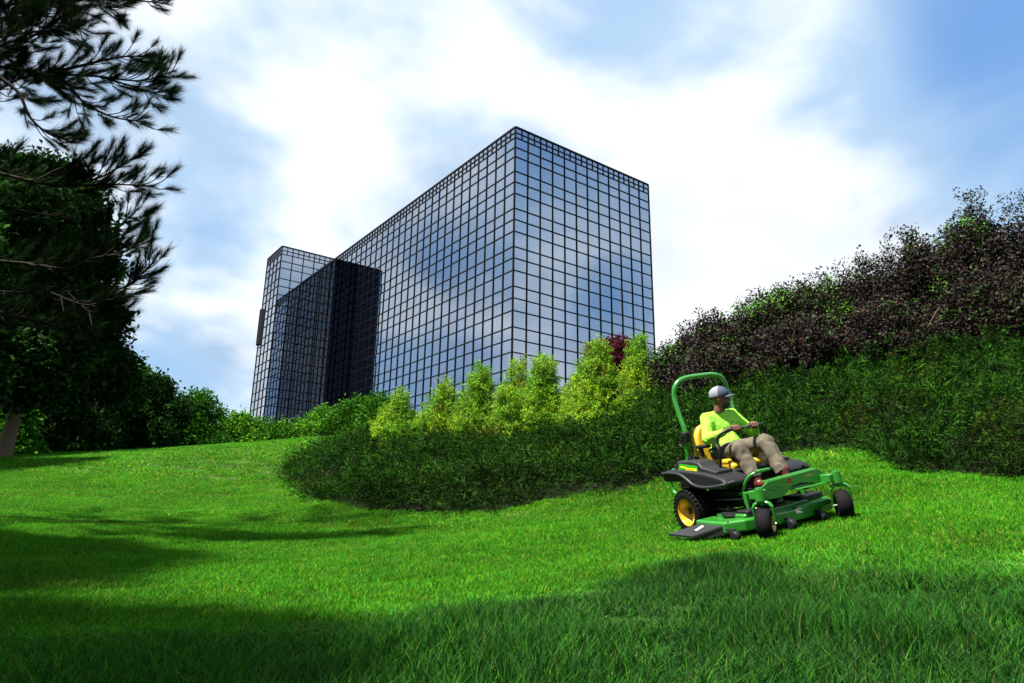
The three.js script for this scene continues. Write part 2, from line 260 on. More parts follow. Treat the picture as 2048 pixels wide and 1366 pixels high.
// ---------------------------------------------------------------- juniper bed
const junMat = leafSolid(0.7, { specularIntensity: 0.06 });
const junHue = (R, t = 0.5) => { const k = (0.25 + 0.75 * R()) * (0.35 + 0.9 * t * t); return R() < 0.006 ? [0.09, 0.04, 0.02] : [mix(0.002, 0.024, k), mix(0.008, 0.088, k), mix(0.0015, 0.004, R())]; };   // new growth at the tips is lighter
{
  const geos = [1, 2, 3].map((k) => frond(40 + k, 20, 0.62, 0.2, 0.02, 0.3, junHue)), R = RNG(9), L = geos.map(() => ({ m: [], c: [] }));
  const o = thing('juniper_ground_cover', 'low dark green juniper ground cover spreading over the planted bank', 'ground cover'); o.userData.kind = 'stuff';
  const lumps = (x, z) => 0.42 * noise(x * 0.7, z * 1.1, 21) + 0.36 * noise(x * 1.7, z * 2.6, 25);
  for (let z = -23.4; z < -6.9; z += 0.115) for (let x = -7.4; x < 18; x += 0.115) {
    const px = x + (R() - 0.5) * 0.15, pz = z + (R() - 0.5) * 0.15, lift = R(), a = R(), b = R(), kk = R(), far = R();
    if (!inPoly(px, pz, bedEdge) || Math.abs(px) > -pz * 0.86 + 1.5 || far > (pz < -17 ? 0.6 : 0.85)) continue;
    const e = edgeDist(px, pz, bedEdge); if (e < 0.12 + 0.5 * noise(px * 1.7, pz * 1.7, 51)) continue;
    const h = (0.07 + 0.28 * ss(0, 1.3, e)) * (0.75 + 0.5 * lift) + lumps(px, pz) * ss(0, 1, e), n = groundNormal(px, pz);
    // sprays reach out over the slope, roughly level, away from the stems
    const q = a * 6.283 + 1.2, up = V(Math.cos(q), 0.2 + 0.5 * b, Math.sin(q) + 0.45).normalize(), s = 0.5 + 0.75 * kk * kk, l = L[Math.floor(lift * 2.99)];
    l.m.push(frameMatrix(V(px, groundAt(px, pz) + Math.max(0.03, h - 0.05), pz), up, a * 9, s));
    const t = Math.max(0.3, 1 + 1.3 * fbm(px * 0.6, pz * 0.9, 17, 4) + 0.5 * (lift - 0.5)), br = ss(0.12, 0.4, fbm(px * 0.5, pz * 0.7, 33, 4)) * 0.8; l.c.push(lin(t * (1 + 1.3 * br), t * (1 - 0.35 * br), t));
  }
  L.forEach((l, k) => copies('juniper_sprays', geos[k], junMat, l.m, l.c, o));
  // the woody mat of stems under the sprays
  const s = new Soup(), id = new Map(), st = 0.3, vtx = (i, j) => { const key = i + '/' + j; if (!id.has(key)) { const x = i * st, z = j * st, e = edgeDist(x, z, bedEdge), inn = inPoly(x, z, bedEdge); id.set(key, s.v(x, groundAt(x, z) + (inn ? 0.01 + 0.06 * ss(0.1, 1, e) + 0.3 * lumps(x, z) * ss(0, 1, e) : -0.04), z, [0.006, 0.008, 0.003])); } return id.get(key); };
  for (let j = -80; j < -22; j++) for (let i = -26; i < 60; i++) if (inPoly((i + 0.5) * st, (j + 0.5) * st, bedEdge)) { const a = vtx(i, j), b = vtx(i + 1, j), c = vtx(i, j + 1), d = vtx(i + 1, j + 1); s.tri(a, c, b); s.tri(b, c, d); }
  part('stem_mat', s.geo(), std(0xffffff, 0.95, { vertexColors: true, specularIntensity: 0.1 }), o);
}
// ---------------------------------------------------------------- shrubs
const bark = (r, g, b) => std(lin(r, g, b), 0.9, { specularIntensity: 0.2 });
const barkBrown = bark(0.10, 0.07, 0.05);
const goldMat = leafSolid(0.7, { transmission: 0.35, specularIntensity: 0.25 });
const goldHue = (R) => { const t = R(); return R() < 0.03 ? [0.22, 0.09, 0.03] : [mix(0.10, 0.38, t), mix(0.26, 0.50, t), mix(0.003, 0.008, R())]; };
const goldGeo = [1, 2, 3].map((k) => frond(60 + k, 13, 0.3, 0.15, 0.022, 0.9, goldHue));
// foliage over a set of overlapping lobes; lobe = [x, y, z, r, squash]
function fill(lobes, geos, per, R, size, opts = {}) {
  const L = geos.map(() => ({ m: [], c: [] }));
  for (const [cx, cy, cz, r, sq = 1] of lobes) {
    const n = Math.round(per * r * r);
    for (let k = 0; k < n; k++) {
      const d = V(R() * 2 - 1, R() * 2 - 1, R() * 2 - 1); if (d.lengthSq() > 1 || d.lengthSq() < 0.01) { k--; continue; } d.normalize();
      const rr = r * Math.pow(mix(opts.inner ?? 0.35, 1, R()), 0.5) * (0.82 + 0.35 * R() + 0.35 * noise(cx * 3 + d.x * 2.2, cy * 3 + d.y * 2.2, cz + d.z * 2.2)), p = V(cx + d.x * rr, cy + d.y * rr * sq, cz + d.z * rr);
      if (opts.floor !== undefined && p.y < opts.floor) continue;
      const up = d.clone().multiplyScalar(opts.out ?? 1).add(V((R() - 0.5) * 0.9, (opts.lift ?? 0.5) + (R() - 0.5) * 0.8, (R() - 0.5) * 0.9)).normalize(), l = L[Math.floor(R() * geos.length)], s = size * (0.65 + 0.7 * R());
      l.m.push(frameMatrix(p, up, R() * 6.283, s)); const t = shade(R, opts.vary ?? 0.25), c = opts.tone ? opts.tone(p, R) : [1, 1, 1]; l.c.push(lin(t * c[0], t * c[1], t * c[2]));
    }
  }
  return L;
}
function foliage(o, name, lobes, geos, mat, per, seed, size, opts) { fill(lobes, geos, per, RNG(seed), size, opts).forEach((l, k) => { if (l.m.length) copies(name, geos[k], mat, l.m, l.c, o); }); }
function goldShrub(x, z, top, w, seed, label, leanX = 0) {
  const y0 = groundAt(x, z) - 0.05, H = top - y0, R = RNG(seed), o = thing('golden_cypress_shrub', label, 'shrub', 'golden shrubs in front of the glass building', [x, y0, z]), lobes = [];
  const n = Math.round(17 + 8 * w * H);
  for (let k = 0; k < n; k++) { const t = Math.pow((k + 0.5) / n, 1.25), a = k * 2.4 + R(), rad = w * 0.5 * Math.pow(1 - t, 1.05) * (0.45 + 0.45 * R()); lobes.push([Math.cos(a) * rad + leanX * t, 0.12 * H + t * H * 0.84, Math.sin(a) * rad, (0.12 + 0.2 * (1 - t)) * w * 0.5 * (0.7 + 0.6 * R()), 0.8]); }
  foliage(o, 'foliage', lobes, goldGeo, goldMat, 1050, seed + 1, 0.8, { lift: 0.1, inner: 0.3, vary: 0.35, tone: (p) => { const b = ss(0.25, 0.5, fbm(p.x * 1.6 + seed, p.y * 1.6, p.z * 1.6, 3) + 0.08), g = 0.5 + 0.5 * ss(-0.3, 0.3, fbm(p.x * 0.9 + seed, p.y * 0.9, p.z, 2)); return [mix(g, 0.9, b), mix(0.5 + 0.5 * g, 0.4, b), mix(1, 1.2, b)]; } });
  part('stem', tube([V(0, -0.1, 0), V(leanX * 0.4, H * 0.5, 0), V(leanX, H * 0.9, 0)], [0.06, 0.015], 10, 6), barkBrown, o);
}
[
  [-3.3, -20, 3.82, 1.5, 'leftmost small golden cypress beside the lawn crest', 0], [-2.06, -19.6, 4.12, 1.5, 'second golden cypress from the left, narrow and leaning', 0.2],
  [-1.0, -19, 4.38, 1.55, 'golden cypress with browned tips left of the building corner', 0.12], [-0.15, -18.1, 3.62, 1.2, 'short golden cypress at the front with a rusty patch', 0],
  [0.1, -21, 5.12, 1.3, 'golden cypress standing behind the others below the building corner', 0.1], [0.78, -18.6, 4.64, 1.75, 'tall golden cypress just right of the building corner', 0.1],
  [2.25, -18, 4.82, 2.1, 'largest golden cypress right of the centre of the row', 0.05], [3.6, -18.9, 5.42, 1.35, 'yellow-tipped cypress at the right end beside the purple hedge', 0],
].forEach(([x, z, top, w, label, lean], k) => goldShrub(x, z, top, w, 500 + k * 10, label, lean));

// purple-leaved hedge shrubs climbing to the right
const purpleMat = leafSolid(0.65, { transmission: 0.2, specularIntensity: 0.2 });
const purpleHue = (R) => { const t = R(); return R() < 0.14 ? [0.02, 0.06, 0.006] : [mix(0.008, 0.024, t), mix(0.005, 0.010, t), mix(0.006, 0.011, R())]; };
const greenHue = (R) => { const t = R(); return [mix(0.03, 0.1, t), mix(0.12, 0.25, t), mix(0.008, 0.016, R())]; };
const purpleGeo = [1, 2, 3].map((k) => leafCluster(80 + k, 15, 0.26, 0.085, 0.042, purpleHue)), hedgeGreenGeo = [1, 2].map((k) => leafCluster(90 + k, 14, 0.24, 0.085, 0.042, greenHue));
function hedgeShrub(x, z, top, w, seed, label, greenish) {
  const y0 = groundAt(x, z) - 0.05, H = top - y0, R = RNG(seed), o = thing('purple_leaved_shrub', label, 'shrub', 'purple hedge shrubs on the bank', [x, y0, z]), lobes = [], tips = [];
  for (let k = 0; k < 26; k++) { const t = R(), a = R() * 6.283, rad = w * 0.5 * Math.sqrt(R()) * (1 - 0.45 * t * t); lobes.push([Math.cos(a) * rad, 0.1 * H + t * H * 0.72, Math.sin(a) * rad, 0.3 + 0.28 * w * 0.35 * (0.6 + R()), 0.8]); }
  for (let k = 0; k < 9; k++) { const a = R() * 6.283, rad = w * 0.42 * R(); for (let j = 0; j < 4; j++) tips.push([Math.cos(a) * rad + 0.08 * j * (R() - 0.5), H * (0.72 + 0.12 * j) - rad * 0.2, Math.sin(a) * rad, 0.2 - 0.035 * j, 1.2]); }
  foliage(o, 'foliage', lobes, purpleGeo, purpleMat, 240, seed + 1, 1, { inner: 0.2, lift: 0.5, vary: 0.4 });
  foliage(o, 'twig_tips', tips, purpleGeo, purpleMat, 380, seed + 3, 0.9, { inner: 0.1, lift: 0.9, vary: 0.4 });
  if (greenish) foliage(o, 'green_foliage', lobes.concat(tips).filter((l) => l[1] > H * 0.42 && R() < greenish), hedgeGreenGeo, purpleMat, 170, seed + 2, 0.9, { inner: 0.5, lift: 0.8, vary: 0.4 });
  for (let k = 0; k < 4; k++) { const a = R() * 6.283; part('stem', tube([V(0.1 * Math.cos(a), -0.1, 0.1 * Math.sin(a)), V(0.3 * w * 0.5 * Math.cos(a), H * 0.4, 0.3 * w * 0.5 * Math.sin(a)), V(0.36 * w * Math.cos(a), H * 0.85, 0.36 * w * Math.sin(a))], [0.035, 0.01], 8, 6), barkBrown, o); }
}
[
  [4.9, -18.4, 4.95, 1.7, 'low purple shrub at the left end of the hedge beside the golden cypress', 0.05], [5.7, -18.3, 5.65, 2.2, 'purple shrub with green shoots, second from the left of the hedge', 0.3],
  [7.0, -17.9, 6.1, 2.2, 'purple shrub with a bright green top, third from the left of the hedge', 0.32], [8.2, -17.4, 6.45, 2.2, 'purple shrub with scattered green sprigs, fourth from the left along the hedge top', 0.25],
  [9.3, -17.0, 6.75, 2.2, 'dark purple shrub where the hedge steepens', 0.14], [10.3, -16.5, 7.25, 2.2, 'purple shrub with a spiky upright shoot right of mid hedge', 0.1], [11.5, -16.0, 8.0, 2.3, 'tallest purple shrub near the right edge of the photo', 0.08], [12.9, -15.3, 7.85, 2.5, 'purple shrub cut by the right edge of the photo', 0.05],
  [5.2, -17.2, 4.4, 1.9, 'low front purple shrub behind the roll bar', 0.03], [7.2, -16.4, 4.9, 2.2, 'low front purple shrub right of the roll bar', 0.02], [9.2, -15.5, 5.3, 2.2, 'low front purple shrub in the middle of the bank', 0.02], [11.2, -14.8, 5.9, 2.3, 'low front purple shrub at the right side of the bank', 0.02],
].forEach(([x, z, top, w, label, g], k) => hedgeShrub(x, z, top, w, 700 + k * 10, label, g));
// ---------------------------------------------------------------- trees
const treeLeafMat = leafSolid(0.85, { transmission: 0.3, specularIntensity: 0.06 });
const hueOf = (r0, g0, r1, g1, b) => (R) => { const t = R(); return [mix(r0, r1, t), mix(g0, g1, t), b * (0.7 + 0.6 * R())]; };
const leafGeo = (seed, spread, len, wid, hue) => [0, 1, 2].map((k) => leafCluster(seed + k, 16, spread, len, wid, hue));
const darkLeaf = leafGeo(110, 0.75, 0.26, 0.15, hueOf(0.004, 0.018, 0.014, 0.05, 0.004)), midLeaf = leafGeo(120, 0.75, 0.26, 0.15, hueOf(0.012, 0.06, 0.045, 0.15, 0.006)), brightLeaf = leafGeo(130, 0.7, 0.26, 0.15, hueOf(0.03, 0.11, 0.09, 0.24, 0.007)), maroonLeaf = leafGeo(140, 0.4, 0.16, 0.08, (R) => [mix(0.05, 0.11, R()), 0.012, 0.018]);
const farGroup = 'trees and shrubs beyond the lawn crest';
function tree(name, label, x, z, top, w, o = {}) {
  const y0 = groundAt(x, z) - 0.15, H = top - y0, R = RNG(o.seed ?? Math.round(x * 31 + z * 17)), g = thing(name, label, o.category ?? 'tree', o.group, [x, y0, z]), lobes = [], bare = o.bare ?? 0.15, tr = o.trunk ?? H * 0.022;
  const lean = o.lean ?? 0, barkM = o.bark ?? barkBrown;
  part('trunk', tube([V(0, -0.2, 0), V(lean * 0.3 + 0.02 * H * (R() - 0.5), H * 0.3, 0), V(lean * 0.7, H * 0.62, 0), V(lean, H * 0.92, 0)], [tr, tr * 0.25], 16, 8), barkM, g);
  const n = o.lobes ?? 17;
  for (let k = 0; k < n; k++) {
    const t = (k + R()) / n, a = k * 2.4 + R() * 1.5, prof = o.cone ? Math.pow(1 - t, 0.8) : Math.sqrt(Math.max(0.05, 1 - (2 * t - 0.85) ** 2 * 0.75)), rad = w * 0.46 * prof * (0.3 + 0.65 * R());
    const p = [Math.cos(a) * rad + lean * t + (o.shift ?? 0) * Math.min(1, t * 2.5), H * (bare + (0.88 - bare) * t), Math.sin(a) * rad * 0.9, w * (0.10 + 0.11 * R()) * (o.cone ? 0.5 + 0.6 * (1 - t) : 0.7 + 0.4 * prof) * (o.lump ?? 1), 0.8];
    lobes.push(p);
    if (k % 2 === 0) part('limb', tube([V(lean * t * 0.6, p[1] * 0.72, 0), V(p[0] * 0.55 + lean * t * 0.3, p[1] * 0.86, p[2] * 0.5), V(p[0], p[1], p[2])], [tr * 0.35, tr * 0.1], 8, 5), barkM, g);
  }
  foliage(g, 'crown', lobes, o.leaf ?? midLeaf, treeLeafMat, o.per ?? 130, (o.seed ?? 3) + 7, o.size ?? 1, { inner: 0.2, lift: 0.45, vary: 0.35 });
  return g;
}
// tall dark tree whose leaning trunk shows at the left edge
tree('oak_tree', 'huge dark broadleaf tree behind the pine branches at the left edge', -21.1, -29, 17.2, 11.5, { shift: -2.9, leaf: darkLeaf, lobes: 40, seed: 11, per: 190, trunk: 0.3, lean: 0.8, bare: 0.24, lump: 0.85, bark: bark(0.16, 0.115, 0.085) });
[
  ['dark_tree', 'dark tree filling the wood directly behind the leaning trunk', -31, -39, 9.8, 8, { leaf: darkLeaf, seed: 21, per: 110 }],
  ['dark_tree', 'tall dark tree at the far left of the wood', -36, -44, 15, 10, { leaf: darkLeaf, seed: 22, per: 110 }],
  ['dark_tree', 'dark tree between the leaning trunk and the pale pine trunk', -32, -49, 12.2, 8, { leaf: darkLeaf, seed: 23, per: 110 }],
  ['slender_tree', 'tall slender bright green tree left of the round dark tree', -28.4, -51, 12, 4.0, { leaf: midLeaf, seed: 24, lobes: 20, lump: 1.3 }],
  ['round_tree', 'round dark green tree in the middle of the wood', -25.4, -48, 10.4, 5.4, { leaf: darkLeaf, seed: 25, bare: 0.05, per: 190 }],
  ['green_tree', 'sunlit green tree right of the round dark tree', -24.4, -53, 9.8, 5.2, { leaf: midLeaf, seed: 26, bare: 0.05 }],
  ['green_tree', 'low bright green tree at the right end of the wood', -22.6, -57, 8.9, 5.0, { leaf: brightLeaf, seed: 27, bare: 0.03 }],
  ['green_tree', 'small green tree beside the left foot of the building', -21.0, -60, 8.3, 4.2, { leaf: midLeaf, seed: 28, bare: 0.03 }],
  ['conical_bush', 'small conical bush at the crest below the wood', -26.3, -36.5, 5.95, 3.6, { leaf: midLeaf, seed: 29, cone: true, bare: 0.02, category: 'bush' }],
  ['dark_tree', 'dark tree behind the conical bush', -28.6, -43, 8.4, 6.5, { leaf: darkLeaf, seed: 30, bare: 0.03, per: 130 }],
  ['laurel_shrub', 'leftmost leafy laurel against the dark glass tower', -24.2, -70, 9.9, 5.2, { leaf: brightLeaf, seed: 31, bare: 0.02, per: 110, category: 'shrub' }],
  ['laurel_shrub', 'second leafy laurel from the left against the darkened link block', -20.4, -66.5, 9.8, 5.4, { leaf: brightLeaf, seed: 32, bare: 0.02, per: 110, category: 'shrub' }],
  ['laurel_shrub', 'taller leafy laurel at the right edge of the darkened link block', -16.2, -61, 10.0, 5.2, { leaf: brightLeaf, seed: 33, bare: 0.02, per: 110, category: 'shrub' }],
  ['laurel_shrub', 'tallest leafy laurel below the mirror-glass flank', -12.6, -55.5, 10.3, 4.6, { leaf: midLeaf, seed: 34, bare: 0.02, per: 120, category: 'shrub' }],
  ['laurel_shrub', 'leafy laurel just left of the golden shrubs', -9.4, -50, 9.1, 4.6, { leaf: midLeaf, seed: 35, bare: 0.02, per: 120, category: 'shrub' }],
  ['red_maple', 'dark red Japanese maple above the golden shrubs', 4.85, -30, 8.5, 2.5, { leaf: maroonLeaf, seed: 36, per: 420, size: 0.9, bare: 0.45, lobes: 26, lump: 0.8 }],
].forEach(([n, l, x, z, t, w, o]) => tree(n, l, x, z, t, w, { group: farGroup, ...o }));
['first', 'second', 'third', 'fourth', 'fifth', 'sixth'].forEach((n, k) => tree('cypress_tree', n + ' columnar cypress from the left, far behind the wood', -62 + k * 2.6, -86 - k * 1.5 + (k % 2), 17.5 + (k * 37 % 5) * 0.7, 3.2, { leaf: darkLeaf, seed: 200 + k, cone: true, bare: 0.02, lobes: 18, per: 45, group: 'cypresses mirrored in the glass' }));

// umbrella pine with a pale bare trunk at the crest
const needleHue = (R) => { const t = R(); return [mix(0.003, 0.009, t), mix(0.010, 0.024, t), mix(0.002, 0.005, R())]; };
const needleMat = leafSolid(0.95, { transmission: 0.1, specularIntensity: 0.03 });
function needles(seed, n, len, shoot, w) {
  const R = RNG(seed), s = new Soup();
  for (let k = 0; k < n; k++) { const t = k / n, q = R() * 6.283, f = mix(1.25, 0.4, t) * (0.6 + 0.7 * R()), d = V(Math.cos(q) * f, 1, Math.sin(q) * f).normalize(), a = V(0, shoot * t, 0), L = len * (0.7 + 0.4 * R()), side = V(-Math.sin(q), 0, Math.cos(q)).multiplyScalar(w / 2), e = a.clone().addScaledVector(d, L); e.y -= 0.1 * L * R(); const c = needleHue(R);
    const A = s.v(...a.clone().add(side).toArray(), c), B = s.v(...a.clone().sub(side).toArray(), c), E = s.v(...e.toArray(), c); s.tri(A, B, E); }
  return s.geo();
}
{
  const x = -27.3, z = -44.5, y0 = groundAt(x, z) - 0.1, g = thing('slim_pine', 'slim pine with pale bare trunk and flat crown at the wood edge', 'tree', farGroup, [x, y0, z]), R = RNG(4), m = [], tuft = needles(300, 60, 0.4, 0.25, 0.02);
  part('trunk', tube([V(0, -0.2, 0), V(0.15, 2.5, 0), V(0.2, 5, 0), V(0.1, 6.2, 0)], [0.14, 0.05], 14, 8), bark(0.24, 0.18, 0.14), g);
  for (let k = 0; k < 16; k++) { const a = k * 2.4, h = 4.3 + 2 * (k / 16), L = 1.5 * (1.1 - k / 20) * (0.6 + 0.6 * R()), e = V(0.15 + Math.cos(a) * L, h + 0.15, Math.sin(a) * L); part('branch', tube([V(0.15, h - 0.2, 0), V(0.15 + Math.cos(a) * L * 0.5, h, Math.sin(a) * L * 0.5), e], [0.04, 0.012], 6, 5), barkBrown, g);
    for (let j = 0; j < 14; j++) { const t = 0.35 + 0.65 * R(); m.push(frameMatrix(V(0.15 + Math.cos(a) * L * t + 0.4 * (R() - 0.5), h + 0.15 * t + 0.25 * (R() - 0.4), Math.sin(a) * L * t + 0.4 * (R() - 0.5)), V(Math.cos(a) + R() - 0.5, 0.5, Math.sin(a) + R() - 0.5).normalize(), R() * 6, 0.8 + 0.4 * R())); } }
  copies('needles', tuft, needleMat, m, null, g);
}
// ---------------------------------------------------------------- the near pine: boughs reach into the frame from a trunk left of it
const boughs = [
  [[-9.4, 6.2, -10], [-8.3, 6.9, -9.2], [-7.3, 7.5, -8.9], [-6.9, 7.7, -8.8]], [[-9.4, 6.4, -10], [-8.2, 7.3, -9.1], [-7.2, 7.9, -8.9]], [[-9.4, 6, -10], [-8.2, 6.5, -9], [-7.2, 6.9, -8.7], [-6.7, 7.25, -8.6]], [[-9.4, 5.8, -10], [-8.1, 6.2, -9.2], [-7.2, 6.4, -8.9], [-6.7, 6.2, -8.8]],
  [[-8.45, 7.22, -8.74], [-7.81, 7.31, -8.80], [-7.11, 7.41, -8.86], [-6.49, 7.20, -8.93]],
  [[-8.90, 7.75, -9.15], [-7.91, 7.94, -9.20], [-6.99, 8.06, -9.25], [-6.27, 8.12, -9.30], [-5.64, 8.10, -9.35]],
  [[-7.99, 6.63, -8.44], [-7.48, 6.75, -8.50], [-7.11, 6.89, -8.56], [-6.57, 6.98, -8.62]],
  [[-8.71, 8.13, -8.94], [-7.70, 8.14, -9.00], [-6.82, 8.03, -9.06], [-6.22, 7.68, -9.12]],
  [[-8.62, 6.74, -8.96], [-7.81, 6.62, -9.00], [-7.26, 6.56, -9.04], [-6.31, 6.53, -9.08], [-5.71, 6.50, -9.12], [-5.28, 6.71, -9.17]],
  [[-6.95, 6.27, -8.65], [-6.57, 6.18, -8.70], [-6.28, 5.88, -8.75], [-5.86, 5.67, -8.80], [-5.43, 5.62, -8.85]],
  [[-7.38, 6.11, -8.55], [-7.11, 5.90, -8.60], [-6.90, 5.53, -8.65], [-6.65, 5.32, -8.70], [-6.34, 5.22, -8.75]],
  [[-6.27, 6.48, -9.02], [-5.84, 6.39, -9.10], [-5.38, 6.28, -9.18]],
  [[-7.21, 6.70, -9.24], [-6.71, 6.91, -9.30], [-6.30, 7.09, -9.36], [-5.92, 7.18, -9.43]],
  [[-8.22, 5.04, -8.95], [-7.13, 4.76, -9.00], [-6.61, 4.68, -9.05], [-5.87, 4.74, -9.10], [-5.31, 4.75, -9.15]],
  [[-6.51, 4.71, -9.12], [-6.10, 4.91, -9.20], [-5.73, 5.27, -9.28]],
  [[-6.66, 4.59, -8.72], [-6.43, 4.82, -8.80], [-6.14, 4.91, -8.88]],
  [[-7.96, 3.57, -9.05], [-6.94, 3.50, -9.10], [-6.16, 3.48, -9.15], [-5.80, 3.98, -9.20], [-5.53, 4.40, -9.25]],
  [[-5.88, 3.50, -8.92], [-5.49, 3.64, -9.00], [-5.15, 3.86, -9.08]],
  [[-8.03, 3.19, -9.25], [-6.91, 3.12, -9.30], [-5.99, 3.20, -9.35], [-5.55, 3.28, -9.40], [-5.31, 3.62, -9.45]],
  [[-6.23, 2.97, -8.82], [-5.76, 2.83, -8.90], [-5.44, 2.99, -8.98]],
  [[-7.73, 2.82, -9.34], [-6.85, 2.75, -9.40], [-6.24, 2.61, -9.46], [-5.79, 2.56, -9.53]],
  [[-6.14, 3.04, -9.02], [-5.82, 2.78, -9.10], [-5.58, 2.73, -9.18]]
];
{
  const tx = -9.4, tz = -10.3, y0 = groundAt(tx, tz) - 0.1, R = RNG(31), g = thing('pine_tree', 'pine reaching dark needled boughs into the upper left corner', 'tree', null, [tx, y0, tz]), m = [], pm = bark(0.014, 0.009, 0.007);
  const tuftA = needles(301, 120, 0.175, 0.17, 0.0042), O = V(tx, y0, tz);
  part('trunk', tube([V(0, -0.3, 0), V(0.1, 4, 0.05), V(0, 9, 0), V(0.1, 14, 0.1)], [0.24, 0.06], 20, 10), pm, g);
  const tuft = (p, d) => m.push(frameMatrix(p.clone().sub(O), d.clone().normalize(), R() * 6.283, 0.8 + 0.45 * R()));
  const twigs = [];
  const twig = (a, d, L, r) => { const e = a.clone().addScaledVector(d, L), b = along(a, e, 0.55).add(V(0, -0.06 * L, 0)); e.y += 0.12 * L; twigs.push(tube([a, b, e], [r, r * 0.45], 6, 5).translate(-O.x, -O.y, -O.z)); const ed = e.clone().sub(b); tuft(e.clone().addScaledVector(ed.clone().normalize(), -0.12), ed); tuft(along(b, e, 0.45), ed.clone().add(V(R() - 0.5, R() - 0.3, R() - 0.5).multiplyScalar(0.35 * L))); if (L > 0.4) { tuft(b, ed.clone().add(V(R() - 0.5, R() - 0.2, R() - 0.5).multiplyScalar(0.5 * L))); } return e; };
  const bough = (P, r0, dens) => {
    const pts = P.map((p) => V(...p)), c = new THREE.CatmullRomCurve3(pts, false, 'centripetal'), len = c.getLength();
    part('bough', tube(pts, [r0, 0.008], 28, 6).translate(-O.x, -O.y, -O.z), pm, g);
    const n = Math.round(len * dens);
    for (let k = 0; k < n; k++) { const t = 0.12 + 0.88 * (k + R()) / n, a = c.getPoint(Math.min(1, t)), d = c.getTangent(Math.min(1, t)), s = V(R() - 0.5, (R() - 0.35) * 1.1, R() - 0.5).normalize(); s.addScaledVector(d, -s.dot(d)).normalize(); twig(a, d.clone().multiplyScalar(0.9).addScaledVector(s, 0.45 + 0.5 * R()).normalize(), (0.22 + 0.38 * R()) * (1.15 - 0.5 * t), 0.009); }
    const e = c.getPoint(1), d = c.getTangent(1); tuft(e.clone().addScaledVector(d, -0.14), d); tuft(e.clone().addScaledVector(d, -0.28), d.clone().add(V(0, 0.4, 0.2))); tuft(e.clone().addScaledVector(d, -0.26), d.clone().add(V(0, -0.3, -0.3)));
  };
  boughs.forEach((P, k) => bough(P, P.length > 3 ? 0.03 : 0.016, 12));
  // the rest of the crown, out of frame: it shades the near left of the lawn
  for (let k = 0; k < 46; k++) { const h = 3.2 + 10 * (k / 46), a = k * 2.4, L = (3.1 - 0.16 * (h - 3)) * (0.75 + 0.4 * R()), dx = Math.cos(a), dz = Math.sin(a); if (dx > 0.55 && h < 10.5) continue;
    bough([[tx, y0 + h, tz], [tx + dx * L * 0.5, y0 + h + 0.1, tz + dz * L * 0.5], [tx + dx * L, y0 + h + 0.25 + 0.3 * R(), tz + dz * L]], 0.035, 7); }
  const tw = part('twigs', merge(twigs), pm, g); tw.userData.kind = 'stuff';
  copies('needles', tuftA, needleMat, m, null, g);
}
// trees left of the frame whose shade falls across the near lawn
[
  ['shade_tree', 'broad shade tree left of the frame beside the near lawn', -7.6, -1.6, 9.0, 5.6, { seed: 41 }], ['shade_tree', 'shade tree left of the frame behind the camera side', -9.8, -5.0, 10, 6, { seed: 42 }],
  ['shade_tree', 'shade tree left of the frame level with the camera', -11.5, -0.5, 9.5, 6.5, { seed: 44 }], ['shade_tree', 'shade tree left of the frame half way to the wood', -19.8, -20.5, 10, 6.5, { seed: 43 }],
].forEach(([n, l, x, z, t, w, o]) => tree(n, l, x, z, t, w, { leaf: darkLeaf, group: 'shade trees left of the frame', per: 190, bare: 0.3, ...o }));
// ---------------------------------------------------------------- the mower: x forward, y up, z to its right; origin on the ground below the rear axle
const mowerPose = { o: V(2.758, 0.0868, -8.7751), q: new THREE.Quaternion().setFromRotationMatrix(M4().makeBasis(V(0.34477, -0.04397, 0.93766), V(-0.1816, 0.97691, 0.11258), V(-0.92095, -0.20909, 0.32882))) };
const paintGrain = grainTexture(256, (u, v) => { const a = tileNoise(u, v, 30, 2) + 0.6 * tileNoise(u, v, 9, 4), k = 170 + 55 * a; return [k, k, k]; });
const plasticGrain = grainTexture(256, (u, v) => { const k = 128 + 90 * tileNoise(u, v, 120, 6); return [k, k, k]; });
const green = std(lin(0.02, 0.15, 0.016), 0.32, { clearcoat: 0.5, clearcoatRoughness: 0.25, roughnessMap: paintGrain }), yellowPaint = std(lin(0.42, 0.24, 0.006), 0.35, { clearcoat: 0.4, roughnessMap: paintGrain }), yellowSeat = std(lin(0.4, 0.25, 0.004), 0.5, { bumpMap: plasticGrain, bumpScale: 0.001 });
const plastic = std(lin(0.006, 0.0065, 0.0075), 0.55, { specularIntensity: 0.5, bumpMap: plasticGrain, bumpScale: 0.0008 }), greyPlastic = std(lin(0.011, 0.012, 0.0135), 0.5, { specularIntensity: 0.6, bumpMap: plasticGrain, bumpScale: 0.0008 }), rubber = std(lin(0.0028, 0.0028, 0.003), 0.8, { specularIntensity: 0.2 }), darkMetal = std(lin(0.008, 0.008, 0.009), 0.5, { metalness: 0.4 }), steel = std(lin(0.4, 0.4, 0.4), 0.35, { metalness: 0.9 }), grip = std(lin(0.012, 0.012, 0.013), 0.7);
function canvasTexture(w, h, draw) { const c = document.createElement('canvas'); c.width = w; c.height = h; draw(c.getContext('2d'), w, h); const t = new THREE.CanvasTexture(c); t.colorSpace = THREE.SRGBColorSpace; t.anisotropy = 4; return t; }
const decal = (t) => std(0xffffff, 0.4, { map: t, transparent: true });
const round = (pts, n = 56) => new THREE.CatmullRomCurve3(pts.map(([x, y]) => V(x, y, 0)), true, 'centripetal').getPoints(n).slice(0, n).map((p) => [p.x, p.y]);
